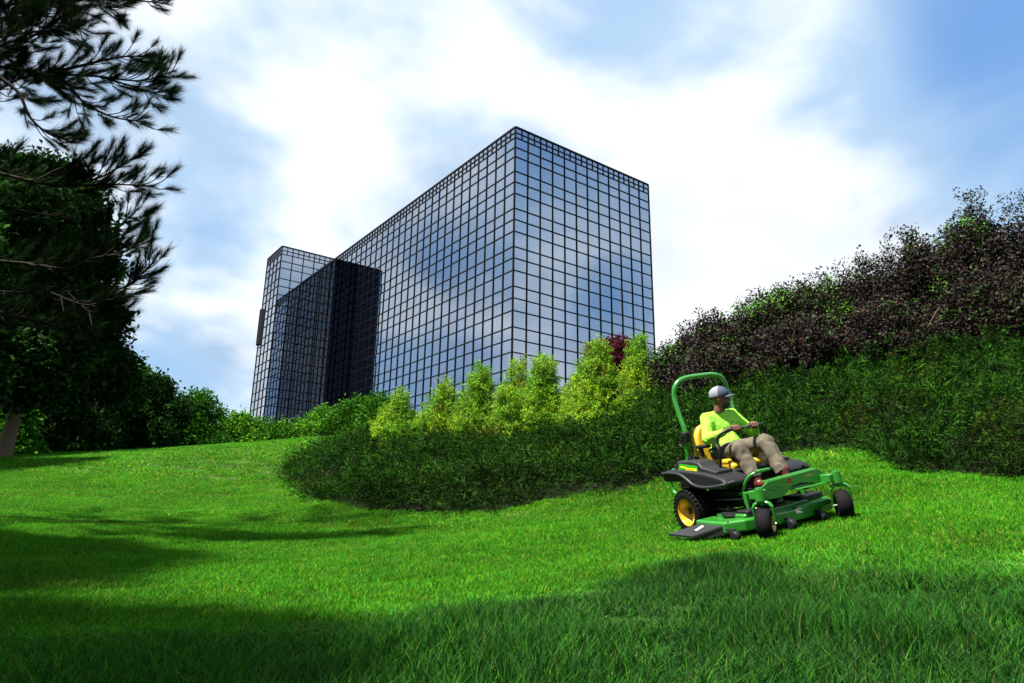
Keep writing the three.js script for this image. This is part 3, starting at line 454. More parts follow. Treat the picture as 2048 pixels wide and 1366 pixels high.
function extrude(pts, depth, bevel, axis) {                                   // outline in the plane across `axis`, centred on it
  const s = new THREE.Shape(pts.map((p) => new THREE.Vector2(...p))), g = new THREE.ExtrudeGeometry(s, { depth: Math.max(0.001, depth - 2 * bevel), bevelEnabled: bevel > 0, bevelSize: bevel, bevelThickness: bevel, bevelOffset: -bevel, bevelSegments: 3, curveSegments: 8 });
  g.translate(0, 0, -depth / 2 + bevel);
  if (axis === 'x') g.rotateY(Math.PI / 2); else if (axis === 'y') g.rotateX(-Math.PI / 2);   // x: outline (−z, y); y: outline (x, −z)
  return g;
}
const lathe = (pts, seg, axisZ = true) => { const g = new THREE.LatheGeometry(pts.map((p) => new THREE.Vector2(...p)), seg); return axisZ ? g.rotateX(Math.PI / 2) : g; };
const mower = thing('riding_mower', 'green and yellow zero-turn riding mower with roll bar crossing the slope', 'riding mower');
mower.position.copy(mowerPose.o); mower.quaternion.copy(mowerPose.q);
function wheel(name, x, y, z, r, w, rimR, lugs, out) {
  const g = new THREE.Group(); g.name = name; g.position.set(x, y, z); mower.add(g);
  const h = w / 2, b = Math.min(0.05, w * 0.28);
  const tyreG = [lathe([[rimR, -h + 0.02], [rimR + 0.01, -h], [r - b * 0.9, -h], [r - b * 0.35, -h + b * 0.3], [r - 0.008, -h + b], [r, -h * 0.3], [r, h * 0.3], [r - 0.008, h - b], [r - b * 0.35, h - b * 0.3], [r - b * 0.9, h], [rimR + 0.01, h], [rimR, h - 0.02]], 40)];
  if (lugs) for (let k = 0; k < lugs; k++) for (let j = 0; j < 6; j++) { const a = ((k + (j % 2) * 0.5) / lugs) * 6.283, zz = (j - 2.5) * w * 0.165, edge = Math.abs(j - 2.5) > 2, rr = edge ? r - 0.016 : r + 0.001; tyreG.push(box(0.03, edge ? 0.034 : 0.018, w * 0.13).rotateX(edge ? Math.sign(j - 2.5) * 0.5 : 0).translate(0, rr, zz).rotateZ(a)); }
  part('tyre', merge(tyreG), rubber, g);
  const s = out, rim = part('rim', merge([lathe([[rimR + 0.008, h * 0.98 * s], [rimR - 0.005, h * 0.96 * s], [rimR - 0.014, h * 0.8 * s], [rimR - 0.03, h * 0.25 * s], [rimR * 0.55, h * 0.12 * s], [rimR * 0.42, h * 0.3 * s], [0.001, h * 0.34 * s]], 36)]), yellowPaint, g);
  part('hub', merge([new THREE.CylinderGeometry(rimR * 0.2, rimR * 0.24, 0.03, 16).rotateX(Math.PI / 2).translate(0, 0, s * (h * 0.34 + 0.012)), ...[0, 1, 2, 3, 4].map((k) => new THREE.CylinderGeometry(0.009, 0.009, 0.02, 6).rotateX(Math.PI / 2).translate(Math.cos(k * 1.2566) * rimR * 0.33, Math.sin(k * 1.2566) * rimR * 0.33, s * (h * 0.34 + 0.008)))]), darkMetal, rim);
  return g;
}
wheel('rear_wheel', 0, 0.265, 0.5, 0.265, 0.27, 0.155, 30, 1); wheel('rear_wheel', 0, 0.265, -0.5, 0.265, 0.27, 0.155, 30, -1);
for (const s of [1, -1]) {
  const w = wheel('caster_wheel', 1.27, 0.165, 0.54 * s, 0.165, 0.155, 0.075, 0, -1); w.rotation.y = s > 0 ? -0.95 : -0.62;
  part('axle_bolt', new THREE.CylinderGeometry(0.013, 0.013, 0.215, 10).rotateX(Math.PI / 2), steel, w);
  const side = (z) => box(0.045, 0.2, 0.014).rotateZ(-0.12).translate(1.265, 0.255, z * 0.099 + 0.54 * s), arch = tube([[1.27, 0.33, 0.54 * s - 0.099], [1.265, 0.372, 0.54 * s - 0.07], [1.26, 0.385, 0.54 * s], [1.265, 0.372, 0.54 * s + 0.07], [1.27, 0.33, 0.54 * s + 0.099]], 0.02, 16, 8);
  const fork = merge([side(1), side(-1), arch, new THREE.CylinderGeometry(0.024, 0.024, 0.1, 12).translate(1.26, 0.41, 0.54 * s)]).translate(-1.27, 0, -0.54 * s).rotateY(w.rotation.y).translate(1.27, 0, 0.54 * s);
  part('caster_fork', fork, green, mower);
  part('caster_housing', merge([new THREE.CylinderGeometry(0.046, 0.05, 0.12, 18).translate(1.26, 0.465, 0.54 * s), box(0.15, 0.09, 0.13, 1.19, 0.465, 0.5 * s, 0.012), new THREE.CylinderGeometry(0.03, 0.034, 0.018, 14).translate(1.26, 0.533, 0.54 * s)]), green, mower);
}
// front frame: shaped plate with emblem and lettering, cross tube and rails
part('front_plate', merge([extrude([[-0.4, 0.51], [-0.28, 0.56], [0.42, 0.585], [0.5, 0.53], [0.5, 0.43], [0.38, 0.425], [0.3, 0.45], [0.16, 0.475], [0.02, 0.46], [-0.06, 0.41], [-0.16, 0.37], [-0.34, 0.375], [-0.4, 0.41]], 0.018, 0.004, 'x').translate(1.125, 0, 0), box(0.1, 0.014, 0.7, 1.07, 0.572, -0.08, 0.005).rotateX(0.03), box(0.09, 0.012, 0.5, 1.165, 0.42, -0.3, 0.004)]), green, mower);
part('front_axle', merge([box(0.07, 0.07, 0.98, 1.06, 0.45, 0, 0.012)]), green, mower);
part('frame_rail', box(1.25, 0.08, 0.05, 0.46, 0.42, 0.27, 0.01), darkMetal, mower); part('frame_rail', box(1.25, 0.08, 0.05, 0.46, 0.42, -0.27, 0.01), darkMetal, mower);
for (let k = 0; k < 5; k++) part('bolt', new THREE.CylinderGeometry(0.008, 0.008, 0.01, 8).rotateZ(Math.PI / 2).translate(1.137, 0.46 + 0.02 * (k % 2), 0.34 - k * 0.055), darkMetal, mower);
const front = (name, t, w, h, x, y, z, parent = mower) => { const m = part(name, new THREE.PlaneGeometry(w, h).rotateY(Math.PI / 2), decal(t), parent); m.position.set(x, y, z); return m; };
front('emblem', canvasTexture(128, 128, (c) => { c.fillStyle = '#0a0d08'; c.beginPath(); c.roundRect(10, 10, 108, 108, 26); c.fill(); c.strokeStyle = '#d9a514'; c.lineWidth = 5; c.stroke(); c.fillStyle = '#e0481f'; c.beginPath(); c.moveTo(46, 24); c.lineTo(58, 46); c.quadraticCurveTo(60, 62, 92, 70); c.lineTo(100, 84); c.lineTo(84, 80); c.lineTo(64, 84); c.lineTo(44, 100); c.lineTo(48, 78); c.lineTo(44, 56); c.lineTo(40, 36); c.closePath(); c.fill(); }), 0.075, 0.075, 1.1365, 0.52, 0.0);
front('model_lettering', canvasTexture(256, 64, (c) => { c.fillStyle = '#e3b41b'; c.font = 'bold 52px sans-serif'; c.fillText('ZTRAK', 22, 51); c.fillRect(222, 18, 12, 30); }), 0.13, 0.033, 1.1365, 0.535, -0.3);
// foot platform, seat box with lettering
part('foot_platform', merge([box(0.5, 0.02, 0.62, 0.87, 0.455, 0, 0.006), box(0.16, 0.016, 0.56).rotateZ(0.55).translate(1.05, 0.495, 0), ...[...Array(9)].map((_, k) => box(0.34, 0.008, 0.014, 0.86, 0.468, -0.24 + k * 0.06))]), plastic, mower);
part('seat_box', merge([box(0.6, 0.25, 0.56, 0.32, 0.58, 0, 0.03), box(0.05, 0.24, 0.6, 0.6, 0.58, 0, 0.02)]), plastic, mower);
front('maker_lettering', canvasTexture(512, 64, (c) => { c.fillStyle = '#d9c321'; c.font = '46px sans-serif'; c.letterSpacing = '8px'; c.fillText('JOHN DEERE', 28, 50); }), 0.44, 0.056, 0.629, 0.575, 0.02);
// engine and rear guard
part('engine', merge([box(0.42, 0.3, 0.46, -0.42, 0.6, 0, 0.04), new THREE.CylinderGeometry(0.17, 0.18, 0.1, 24).translate(-0.4, 0.8, 0), ...[...Array(7)].map((_, k) => box(0.4, 0.012, 0.5, -0.42, 0.5 + k * 0.035, 0))]), darkMetal, mower);
part('rear_guard', tube([[-0.3, 0.42, 0.3], [-0.68, 0.45, 0.3], [-0.7, 0.7, 0.28], [-0.7, 0.72, 0], [-0.7, 0.7, -0.28], [-0.68, 0.45, -0.3], [-0.3, 0.42, -0.3]], 0.022, 40, 8), green, mower);
part('transmission', merge([box(0.3, 0.2, 0.2, 0.02, 0.3, 0.25, 0.03), box(0.3, 0.2, 0.2, 0.02, 0.3, -0.25, 0.03), new THREE.CylinderGeometry(0.05, 0.05, 0.9, 14).rotateX(Math.PI / 2).translate(0, 0.265, 0), box(0.25, 0.16, 0.5, 0.38, 0.34, 0, 0.03)]), darkMetal, mower);
// fenders with upper console pods
for (const s of [1, -1]) {
  const f = part('fender', extrude(round([[-0.38, 0.64], [-0.385, 0.72], [-0.3, 0.765], [0.2, 0.745], [0.55, 0.7], [0.8, 0.635], [0.84, 0.585], [0.8, 0.545], [0.5, 0.535], [0.34, 0.545], [0.22, 0.6], [0.05, 0.64], [-0.2, 0.625]], 90), 0.36, 0.03, 'z').translate(0, 0, 0.43 * s), plastic, mower);
  part('fender_trim', tube([[-0.36, 0.735, 0.622 * s], [-0.2, 0.74, 0.628 * s], [0.02, 0.715, 0.628 * s], [0.14, 0.66, 0.628 * s], [0.24, 0.6, 0.628 * s], [0.36, 0.568, 0.628 * s], [0.6, 0.562, 0.628 * s], [0.8, 0.585, 0.6 * s], [0.845, 0.6, 0.5 * s]], 0.02, 50, 8), greyPlastic, f);
  const c = part('console', extrude([[-0.24, 0.72], [-0.2, 0.82], [-0.12, 0.865], [0.16, 0.86], [0.3, 0.835], [0.36, 0.78], [0.62, 0.72], [0.62, 0.68], [-0.2, 0.68]], 0.24, 0.022, 'z').translate(0, 0, 0.42 * s), greyPlastic, mower);
  const d = part('side_decal', new THREE.PlaneGeometry(0.4, 0.1), decal(canvasTexture(512, 128, (g) => { g.fillStyle = '#2f8f22'; g.beginPath(); g.moveTo(40, 6); g.lineTo(512, 30); g.lineTo(500, 128); g.lineTo(0, 104); g.closePath(); g.fill(); g.fillStyle = '#f0cf14'; g.beginPath(); g.moveTo(60, 48); g.lineTo(190, 50); g.lineTo(225, 66); g.lineTo(475, 74); g.lineTo(468, 116); g.lineTo(215, 106); g.lineTo(180, 72); g.lineTo(52, 62); g.closePath(); g.fill(); g.fillStyle = '#14320c'; g.font = 'bold italic 30px sans-serif'; g.save(); g.translate(236, 98); g.rotate(0.03); g.fillText('JOHN DEERE', 0, 0, 218); g.restore(); })), c);
  d.position.set(0.09, 0.785, 0.5425 * s); d.rotation.y = s > 0 ? 0 : Math.PI; d.rotation.z = s > 0 ? -0.06 : 0.06;
  part('armrest', merge([box(0.24, 0.045, 0.07, 0.12, 1.0, 0.28 * s, 0.02), box(0.04, 0.12, 0.04, 0.06, 0.94, 0.27 * s, 0.012)]), plastic, mower);
  part('tail_knob', merge([new THREE.CylinderGeometry(0.03, 0.035, 0.05, 14).translate(-0.02, 0.885, 0.4 * s), new THREE.CylinderGeometry(0.02, 0.02, 0.09, 12).rotateX(1.2).translate(0.08, 0.88, 0.38 * s)]), plastic, mower);
  // lap-bar steering lever, pivot below, grip turned inward
  const L = part('control_lever', tube([[0.42, 0.66, 0.36 * s], [0.52, 0.8, 0.38 * s], [0.545, 0.95, 0.385 * s], [0.5, 1.03, 0.375 * s], [0.52, 1.1, 0.34 * s], [0.58, 1.15, 0.27 * s], [0.6, 1.16, 0.2 * s]], 0.0165, 40, 10), darkMetal, mower);
  part('grip', merge([tube([[0.59, 1.158, 0.23 * s], [0.6, 1.16, 0.12 * s], [0.6, 1.155, 0.03 * s]], 0.021, 12, 10), new THREE.SphereGeometry(0.021, 10, 8).translate(0.6, 1.155, 0.03 * s)]), grip, L);
  part('lever_pivot', box(0.1, 0.1, 0.05, 0.42, 0.66, 0.34 * s, 0.015), darkMetal, mower);
}
// seat
const cushion = part('seat_cushion', extrude(round([[0.02, 0.7], [0.0, 0.79], [0.12, 0.8], [0.45, 0.79], [0.54, 0.78], [0.575, 0.74], [0.56, 0.69], [0.4, 0.68]]), 0.5, 0.035, 'z'), yellowSeat, mower);
for (const s of [1, -1]) part('seat_bolster', box(0.42, 0.07, 0.07, 0.3, 0.79, 0.22 * s, 0.03), yellowSeat, cushion);
const backrest = part('seat_backrest', extrude(round([[-0.26, 0], [-0.27, 0.25], [-0.22, 0.4], [-0.14, 0.46], [0.14, 0.46], [0.22, 0.4], [0.27, 0.25], [0.26, 0]]), 0.13, 0.04, 'x'), yellowSeat, mower); backrest.position.set(-0.02, 0.8, 0); backrest.rotation.z = 0.16;
part('seat_shell', extrude([[-0.23, 0.02], [-0.24, 0.25], [-0.19, 0.38], [0.19, 0.38], [0.24, 0.25], [0.23, 0.02]], 0.05, 0.02, 'x').translate(-0.075, 0, 0), plastic, backrest);
// roll bar
const rops = part('roll_bar', tube([[-0.1, 0.62, 0.4], [-0.06, 0.9, 0.4], [-0.02, 1.2, 0.4], [-0.07, 1.45, 0.405], [-0.1, 1.64, 0.4], [-0.09, 1.77, 0.37], [-0.08, 1.84, 0.3], [-0.075, 1.868, 0.2], [-0.07, 1.872, 0], [-0.07, 1.865, -0.2], [-0.07, 1.838, -0.31], [-0.075, 1.77, -0.38], [-0.085, 1.64, -0.41], [-0.06, 1.45, -0.41], [-0.02, 1.2, -0.4], [-0.06, 0.9, -0.4], [-0.1, 0.62, -0.4]], 0.031, 140, 12), green, mower);
for (const s of [1, -1]) part('hinge', merge([box(0.085, 0.12, 0.085, -0.025, 1.14, 0.4 * s, 0.012), new THREE.CylinderGeometry(0.014, 0.014, 0.15, 8).rotateX(Math.PI / 2).translate(-0.03, 1.16, 0.4 * s), tube([[-0.08, 1.1, 0.45 * s], [-0.1, 1.07, 0.47 * s], [-0.06, 1.04, 0.46 * s]], 0.008, 8, 6)]), darkMetal, rops);
// deck-lift pedal
part('lift_pedal', merge([tube([[0.78, 0.4, 0.37], [0.8, 0.48, 0.37], [0.87, 0.58, 0.36], [0.93, 0.64, 0.33], [0.98, 0.665, 0.25], [1.0, 0.67, 0.17]], 0.017, 30, 8), box(0.07, 0.03, 0.17, 1.0, 0.675, 0.21, 0.01)]), green, mower);
for (const [p, r] of [[[[0.2, 0.36, 0.34], [0.5, 0.37, 0.34], [0.84, 0.39, 0.34]], 0.011], [[[0.8, 0.4, 0.33], [0.92, 0.3, 0.35], [1.0, 0.2, 0.36]], 0.012], [[[0.3, 0.28, 0.4], [0.6, 0.26, 0.42], [0.85, 0.24, 0.44]], 0.009]]) part('lift_linkage', tube(p, r, 8, 6), steel, mower);
part('lift_arm', merge([box(0.06, 0.22, 0.03, 0.86, 0.36, 0.4, 0.008), box(0.22, 0.03, 0.08, 0.86, 0.45, 0.36, 0.008), box(0.06, 0.22, 0.03, 0.86, 0.36, -0.4, 0.008)]), green, mower);
// cutting deck
const deck = part('mower_deck', merge([extrude([[0.36, 0.72], [0.36, -0.76], [0.62, -0.78], [0.9, -0.78], [1.02, -0.6], [1.06, -0.4], [1.1, -0.15], [1.12, 0.1], [1.08, 0.4], [1.02, 0.62], [0.86, 0.76], [0.6, 0.78]], 0.13, 0.025, 'y').translate(0, 0.15, 0), box(0.5, 0.05, 0.9, 0.72, 0.23, 0.1, 0.02), box(0.08, 0.06, 0.5, 1.06, 0.2, -0.3, 0.01)]), green, mower);
for (const z of [-0.5, 0, 0.5]) part('spindle_cover', merge([new THREE.CylinderGeometry(0.11, 0.12, 0.035, 24).translate(0.75 + (z ? -0.05 : 0.1), 0.255, z), new THREE.CylinderGeometry(0.03, 0.04, 0.06, 14).translate(0.75 + (z ? -0.05 : 0.1), 0.29, z)]), plastic, deck);
part('belt_cover', box(0.3, 0.07, 0.34, 0.78, 0.265, -0.45, 0.025), plastic, deck); part('belt_cover', box(0.26, 0.06, 0.2, 0.86, 0.26, 0.42, 0.02), plastic, deck);
for (const z of [0.78, -0.8, 0.12, -0.3]) part('anti_scalp_roller', merge([lathe([[0.001, -0.035], [0.05, -0.035], [0.06, -0.02], [0.06, 0.02], [0.05, 0.035], [0.001, 0.035]], 20).translate(Math.abs(z) > 0.5 ? 1.05 : 1.16, 0.075, z), box(0.12, 0.02, 0.05, Math.abs(z) > 0.5 ? 0.99 : 1.1, 0.14, z, 0.006)]), plastic, deck);
const warn = (w, h) => canvasTexture(w, h, (c) => { c.fillStyle = '#e9e9e4'; c.fillRect(0, 0, w, h); c.fillStyle = '#c3271b'; c.fillRect(6, 6, w - 12, h * 0.3); c.fillStyle = '#222'; for (let k = 0; k < 4; k++) c.fillRect(w * 0.45, h * (0.46 + 0.12 * k), w * (0.46 - 0.07 * (k % 3)), h * 0.05); c.fillStyle = '#111'; c.beginPath(); c.moveTo(w * 0.1, h * 0.9); c.lineTo(w * 0.24, h * 0.46); c.lineTo(w * 0.38, h * 0.9); c.fill(); });
{ // discharge chute flap, swept back
  const s = new Soup(), c = [1, 1, 1], A = [[0.48, 0.19, 0.74], [0.9, 0.185, 0.74], [0.62, 0.1, 1.02], [0.18, 0.105, 1.04]], T = A.map((p) => s.v(...p, c)), Bm = A.map(([x, y, z]) => s.v(x, y - 0.022, z, c));
  s.tri(T[0], T[2], T[1]); s.tri(T[0], T[3], T[2]); s.tri(Bm[0], Bm[1], Bm[2]); s.tri(Bm[0], Bm[2], Bm[3]); for (let k = 0; k < 4; k++) { const j = (k + 1) % 4; s.tri(T[k], T[j], Bm[k]); s.tri(Bm[k], T[j], Bm[j]); }
  const skirt = [[0.9, 0.165, 0.74], [0.62, 0.08, 1.02], [0.62, 0.05, 1.0], [0.9, 0.08, 0.74]], a = skirt.map((p) => s.v(...p, c)), b = skirt.map(([x, y, z]) => s.v(x - 0.015, y, z, c)); s.tri(a[0], a[1], a[2]); s.tri(a[0], a[2], a[3]); s.tri(b[0], b[2], b[1]); s.tri(b[0], b[3], b[2]); s.tri(a[3], a[2], b[2]); s.tri(a[3], b[2], b[3]);
  const g = s.geo(); g.deleteAttribute('color'); const f = part('discharge_chute', g.toNonIndexed(), greyPlastic, mower); f.geometry.computeVertexNormals();
  const lab = part('warning_label', new THREE.PlaneGeometry(0.1, 0.055), decal(warn(128, 70)), f), n = V(...A[3]).sub(V(...A[0])).cross(V(...A[1]).sub(V(...A[0]))).normalize(), ex = V(0, 0, -1).addScaledVector(n, n.z).normalize(); lab.position.set(0.56, 0.1525, 0.87).addScaledVector(n, 0.0035); lab.quaternion.setFromRotationMatrix(M4().makeBasis(ex, n.clone().cross(ex), n));
  part('chute_hinge', new THREE.CylinderGeometry(0.016, 0.016, 0.46, 10).rotateZ(Math.PI / 2).translate(0.69, 0.2, 0.735), darkMetal, f);
}
front('deck_label', warn(128, 64), 0.09, 0.045, 1.117, 0.185, -0.06, deck).rotation.z = 0.15;
// ---------------------------------------------------------------- the driver, in the mower's axes
const cap = (p, a, b, r0, r1) => { const bx = b[0] - a[0], by = b[1] - a[1], bz = b[2] - a[2], px = p[0] - a[0], py = p[1] - a[1], pz = p[2] - a[2], t = Math.min(1, Math.max(0, (px * bx + py * by + pz * bz) / (bx * bx + by * by + bz * bz))); return Math.hypot(px - bx * t, py - by * t, pz - bz * t) - (r0 + (r1 - r0) * t); };
const ell = (p, c, r) => { const k = Math.hypot((p[0] - c[0]) / r[0], (p[1] - c[1]) / r[1], (p[2] - c[2]) / r[2]); return (k - 1) * Math.min(...r); };
const smin = (a, b, k) => { const h = Math.max(k - Math.abs(a - b), 0) / k; return Math.min(a, b) - h * h * k * 0.25; };
function surface(f, lo, hi, cell) {                                           // surface nets
  const n = lo.map((v, i) => Math.ceil((hi[i] - v) / cell) + 1), [nx, ny, nz] = n, val = new Float32Array(nx * ny * nz), at = (i, j, k) => (k * ny + j) * nx + i, P = [0, 0, 0];
  for (let k = 0; k < nz; k++) for (let j = 0; j < ny; j++) for (let i = 0; i < nx; i++) { P[0] = lo[0] + i * cell; P[1] = lo[1] + j * cell; P[2] = lo[2] + k * cell; val[at(i, j, k)] = f(P); }
  const id = new Int32Array(nx * ny * nz).fill(-1), pos = [], idx = [];
  for (let k = 0; k < nz - 1; k++) for (let j = 0; j < ny - 1; j++) for (let i = 0; i < nx - 1; i++) {
    let c = 0, sx = 0, sy = 0, sz = 0; const e = (a, b, c0, d, e0, f0) => { const u = val[at(i + a, j + b, k + c0)], v = val[at(i + d, j + e0, k + f0)]; if ((u < 0) !== (v < 0)) { const t = u / (u - v); sx += a + (d - a) * t; sy += b + (e0 - b) * t; sz += c0 + (f0 - c0) * t; c++; } };
    e(0,0,0,1,0,0); e(0,1,0,1,1,0); e(0,0,1,1,0,1); e(0,1,1,1,1,1); e(0,0,0,0,1,0); e(1,0,0,1,1,0); e(0,0,1,0,1,1); e(1,0,1,1,1,1); e(0,0,0,0,0,1); e(1,0,0,1,0,1); e(0,1,0,0,1,1); e(1,1,0,1,1,1);
    if (c) { id[at(i, j, k)] = pos.length / 3; pos.push(lo[0] + (i + sx / c) * cell, lo[1] + (j + sy / c) * cell, lo[2] + (k + sz / c) * cell); }
  }
  const quad = (a, b, c, d, flip) => { if (a < 0 || b < 0 || c < 0 || d < 0) return; flip ? idx.push(a, c, b, a, d, c) : idx.push(a, b, c, a, c, d); };
  for (let k = 1; k < nz - 1; k++) for (let j = 1; j < ny - 1; j++) for (let i = 1; i < nx - 1; i++) {
    const v = val[at(i, j, k)] < 0;
    if (v !== val[at(i + 1, j, k)] < 0) quad(id[at(i, j - 1, k - 1)], id[at(i, j, k - 1)], id[at(i, j, k)], id[at(i, j - 1, k)], !v);
    if (v !== val[at(i, j + 1, k)] < 0) quad(id[at(i - 1, j, k - 1)], id[at(i - 1, j, k)], id[at(i, j, k)], id[at(i, j, k - 1)], !v);
    if (v !== val[at(i, j, k + 1)] < 0) quad(id[at(i - 1, j - 1, k)], id[at(i, j - 1, k)], id[at(i, j, k)], id[at(i - 1, j, k)], !v);
  }
  const g = new THREE.BufferGeometry(); g.setAttribute('position', new THREE.Float32BufferAttribute(pos, 3)); g.setIndex(idx);
  const N = new Float32Array(pos.length), e = cell * 0.6; for (let q = 0; q < pos.length; q += 3) { const p = [pos[q], pos[q + 1], pos[q + 2]], d = [0, 1, 2].map((m) => { const a = p.slice(), b = p.slice(); a[m] += e; b[m] -= e; return f(a) - f(b); }), l = Math.hypot(...d) || 1; N[q] = d[0] / l; N[q + 1] = d[1] / l; N[q + 2] = d[2] / l; }
  g.setAttribute('normal', new THREE.BufferAttribute(N, 3)); return g;
}
{
  const J = { hipR: [0.2, 0.885, 0.09], hipL: [0.2, 0.885, -0.09], kneeR: [0.62, 0.925, 0.15], kneeL: [0.655, 0.945, -0.2], ankR: [0.79, 0.56, 0.145], ankL: [0.885, 0.565, -0.18], shR: [0.17, 1.325, 0.185], shL: [0.19, 1.315, -0.185], elR: [0.29, 1.085, 0.315], elL: [0.34, 1.055, -0.33], wrR: [0.505, 1.145, 0.2], wrL: [0.53, 1.155, -0.215] };
  const man = thing('person', 'person in neon yellow-green shirt and cap driving the riding mower', 'person'); man.position.copy(mowerPose.o); man.quaternion.copy(mowerPose.q);
  const R2 = (x, y, a) => [x * Math.cos(a) - y * Math.sin(a), x * Math.sin(a) + y * Math.cos(a)];
  const chain = (p, list, k) => list.reduce((s, [a, b, r0, r1]) => smin(s, cap(p, a, b, r0, r1), k), 1);
  const torso = [[[0.19, 0.89, -0.07], [0.19, 0.89, 0.07], 0.12, 0.12], [[0.2, 0.92, 0], [0.16, 1.12, 0], 0.14, 0.125], [[0.165, 1.2, -0.075], [0.155, 1.2, 0.075], 0.115, 0.115], [[0.16, 1.3, -0.11], [0.15, 1.3, 0.11], 0.075, 0.075]];
  const armR = [[J.shR, J.elR, 0.058, 0.044], [J.elR, J.wrR, 0.044, 0.029]], armL = [[J.shL, J.elL, 0.058, 0.044], [J.elL, J.wrL, 0.044, 0.029]], legR = [[J.hipR, J.kneeR, 0.08, 0.05], [J.kneeR, J.ankR, 0.046, 0.034]], legL = [[J.hipL, J.kneeL, 0.08, 0.05], [J.kneeL, J.ankL, 0.046, 0.034]];
  const neck = [[0.175, 1.34, 0], [0.235, 1.44, -0.01], 0.062, 0.056];
  const skinTex = grainTexture(128, (u, v) => { const k = 205 + 45 * tileNoise(u, v, 40, 3); return [k, k * 0.99, k * 0.97]; }); skinTex.colorSpace = THREE.SRGBColorSpace;
  const skin = std(lin(0.115, 0.05, 0.034), 0.5, { specularIntensity: 0.5 });
  const body = surface((p) => chain(p, [...torso, ...armR, ...armL, ...legR, ...legL, neck], 0.04), [-0.05, 0.5, -0.45], [1.0, 1.5, 0.45], 0.014);
  // head: own axes (x to the face), turned to the driver's left
  const headF = (p) => {
    let d = ell(p, [-0.01, 0.035, 0], [0.098, 0.092, 0.077]); d = smin(d, ell(p, [0.025, -0.03, 0], [0.068, 0.085, 0.06]), 0.05); d = smin(d, ell(p, [0.055, -0.088, 0], [0.034, 0.026, 0.034]), 0.04);   // skull, face, chin
    d = smin(d, cap(p, [0.088, 0.018, 0], [0.112, -0.022, 0], 0.009, 0.014), 0.018); d = smin(d, cap(p, [0.1, -0.026, -0.011], [0.1, -0.026, 0.011], 0.01, 0.01), 0.012);                               // nose
    d = smin(d, cap(p, [0.082, 0.03, -0.034], [0.082, 0.03, 0.034], 0.012, 0.012), 0.02); for (const s of [1, -1]) { d = smin(d, ell(p, [0.066, -0.02, 0.04 * s], [0.018, 0.016, 0.018]), 0.02); d = Math.max(d, -smin(1, ell(p, [0.094, 0.012, 0.031 * s], [0.012, 0.009, 0.015]), 0.004)); d = smin(d, ell(p, [0.088, 0.011, 0.031 * s], [0.012, 0.011, 0.012]), 0.004); d = smin(d, ell(p, [-0.008, -0.002, 0.078 * s], [0.02, 0.032, 0.011]), 0.012); }
    d = smin(d, cap(p, [0.09, -0.057, -0.018], [0.09, -0.057, 0.018], 0.008, 0.008), 0.01); d = smin(d, cap(p, [0.087, -0.069, -0.014], [0.087, -0.069, 0.014], 0.009, 0.009), 0.01);
    return smin(d, cap(p, [-0.02, -0.06, 0], [-0.035, -0.15, 0], 0.056, 0.058), 0.03);
  };
  const headM = M4().compose(V(0.265, 1.535, -0.005), new THREE.Quaternion().setFromEuler(new THREE.Euler(0, 0.75, -0.1, 'YXZ')), V(1, 1, 1));
  const head = surface(headF, [-0.14, -0.17, -0.12], [0.15, 0.15, 0.12], 0.0045).applyMatrix4(headM);
  // hands close round the grips, which run along z at x 0.6, y 1.157
  const handGeo = (s) => {
    const gx = 0.6, gy = 1.157, fingers = [], zc = 0.135 * s, wr = s > 0 ? J.wrR : J.wrL;
    for (let k = 0; k < 4; k++) { const z = zc + s * (0.034 - 0.0225 * k), L = [0.94, 1.05, 1, 0.82][k], r = 0.0095 - 0.0006 * (k === 3); const ring = (a, q) => [gx + Math.cos(a) * q, gy + Math.sin(a) * q, z - 0.002 * s * k]; fingers.push([[ring(2.0, 0.036), ring(0.95, 0.034), r, r], [ring(0.95, 0.034), ring(-0.25 * L, 0.032), r, r * 0.95], [ring(-0.25 * L, 0.032), ring(-1.45 * L, 0.031), r * 0.95, r * 0.85]]); }
    const thumb = [[[gx - 0.045, gy + 0.008, zc - s * 0.03], [gx - 0.03, gy - 0.022, zc - s * 0.05], 0.014, 0.012], [[gx - 0.03, gy - 0.022, zc - s * 0.05], [gx - 0.002, gy - 0.034, zc - s * 0.048], 0.0115, 0.0095]];
    const palm = [[[gx - 0.05, gy + 0.012, zc + s * 0.03], [gx - 0.018, gy + 0.034, zc + s * 0.034], 0.015, 0.013], [[gx - 0.05, gy + 0.012, zc + s * 0.01], [gx - 0.018, gy + 0.035, zc + s * 0.012], 0.016, 0.013], [[gx - 0.05, gy + 0.01, zc - s * 0.012], [gx - 0.018, gy + 0.034, zc - s * 0.01], 0.016, 0.013], [[gx - 0.048, gy + 0.008, zc - s * 0.028], [gx - 0.018, gy + 0.032, zc - s * 0.032], 0.015, 0.0125], [wr, [gx - 0.05, gy + 0.01, zc + s * 0.005], 0.028, 0.022]];
    const f = (p) => { let d = chain(p, palm, 0.014); for (const c of fingers) d = smin(d, chain(p, c, 0.004), 0.0035); return smin(d, chain(p, thumb, 0.006), 0.006); };
    const z0 = Math.min(zc, wr[2]) - 0.1, z1 = Math.max(zc, wr[2]) + 0.1; return surface(f, [0.45, 1.08, z0], [0.67, 1.22, z1], 0.0036);
  };
  part('body', mergeGeometries([body, head, handGeo(1), handGeo(-1)]), skin, man);
  // clothing
  const fold = (p, a, f) => a * noise(p[0] * f, p[1] * f, p[2] * f);
  const limit = (p, a, b, keep) => { const d = [b[0] - a[0], b[1] - a[1], b[2] - a[2]], l = Math.hypot(...d), t = ((p[0] - a[0]) * d[0] + (p[1] - a[1]) * d[1] + (p[2] - a[2]) * d[2]) / l; return t - keep * l; };
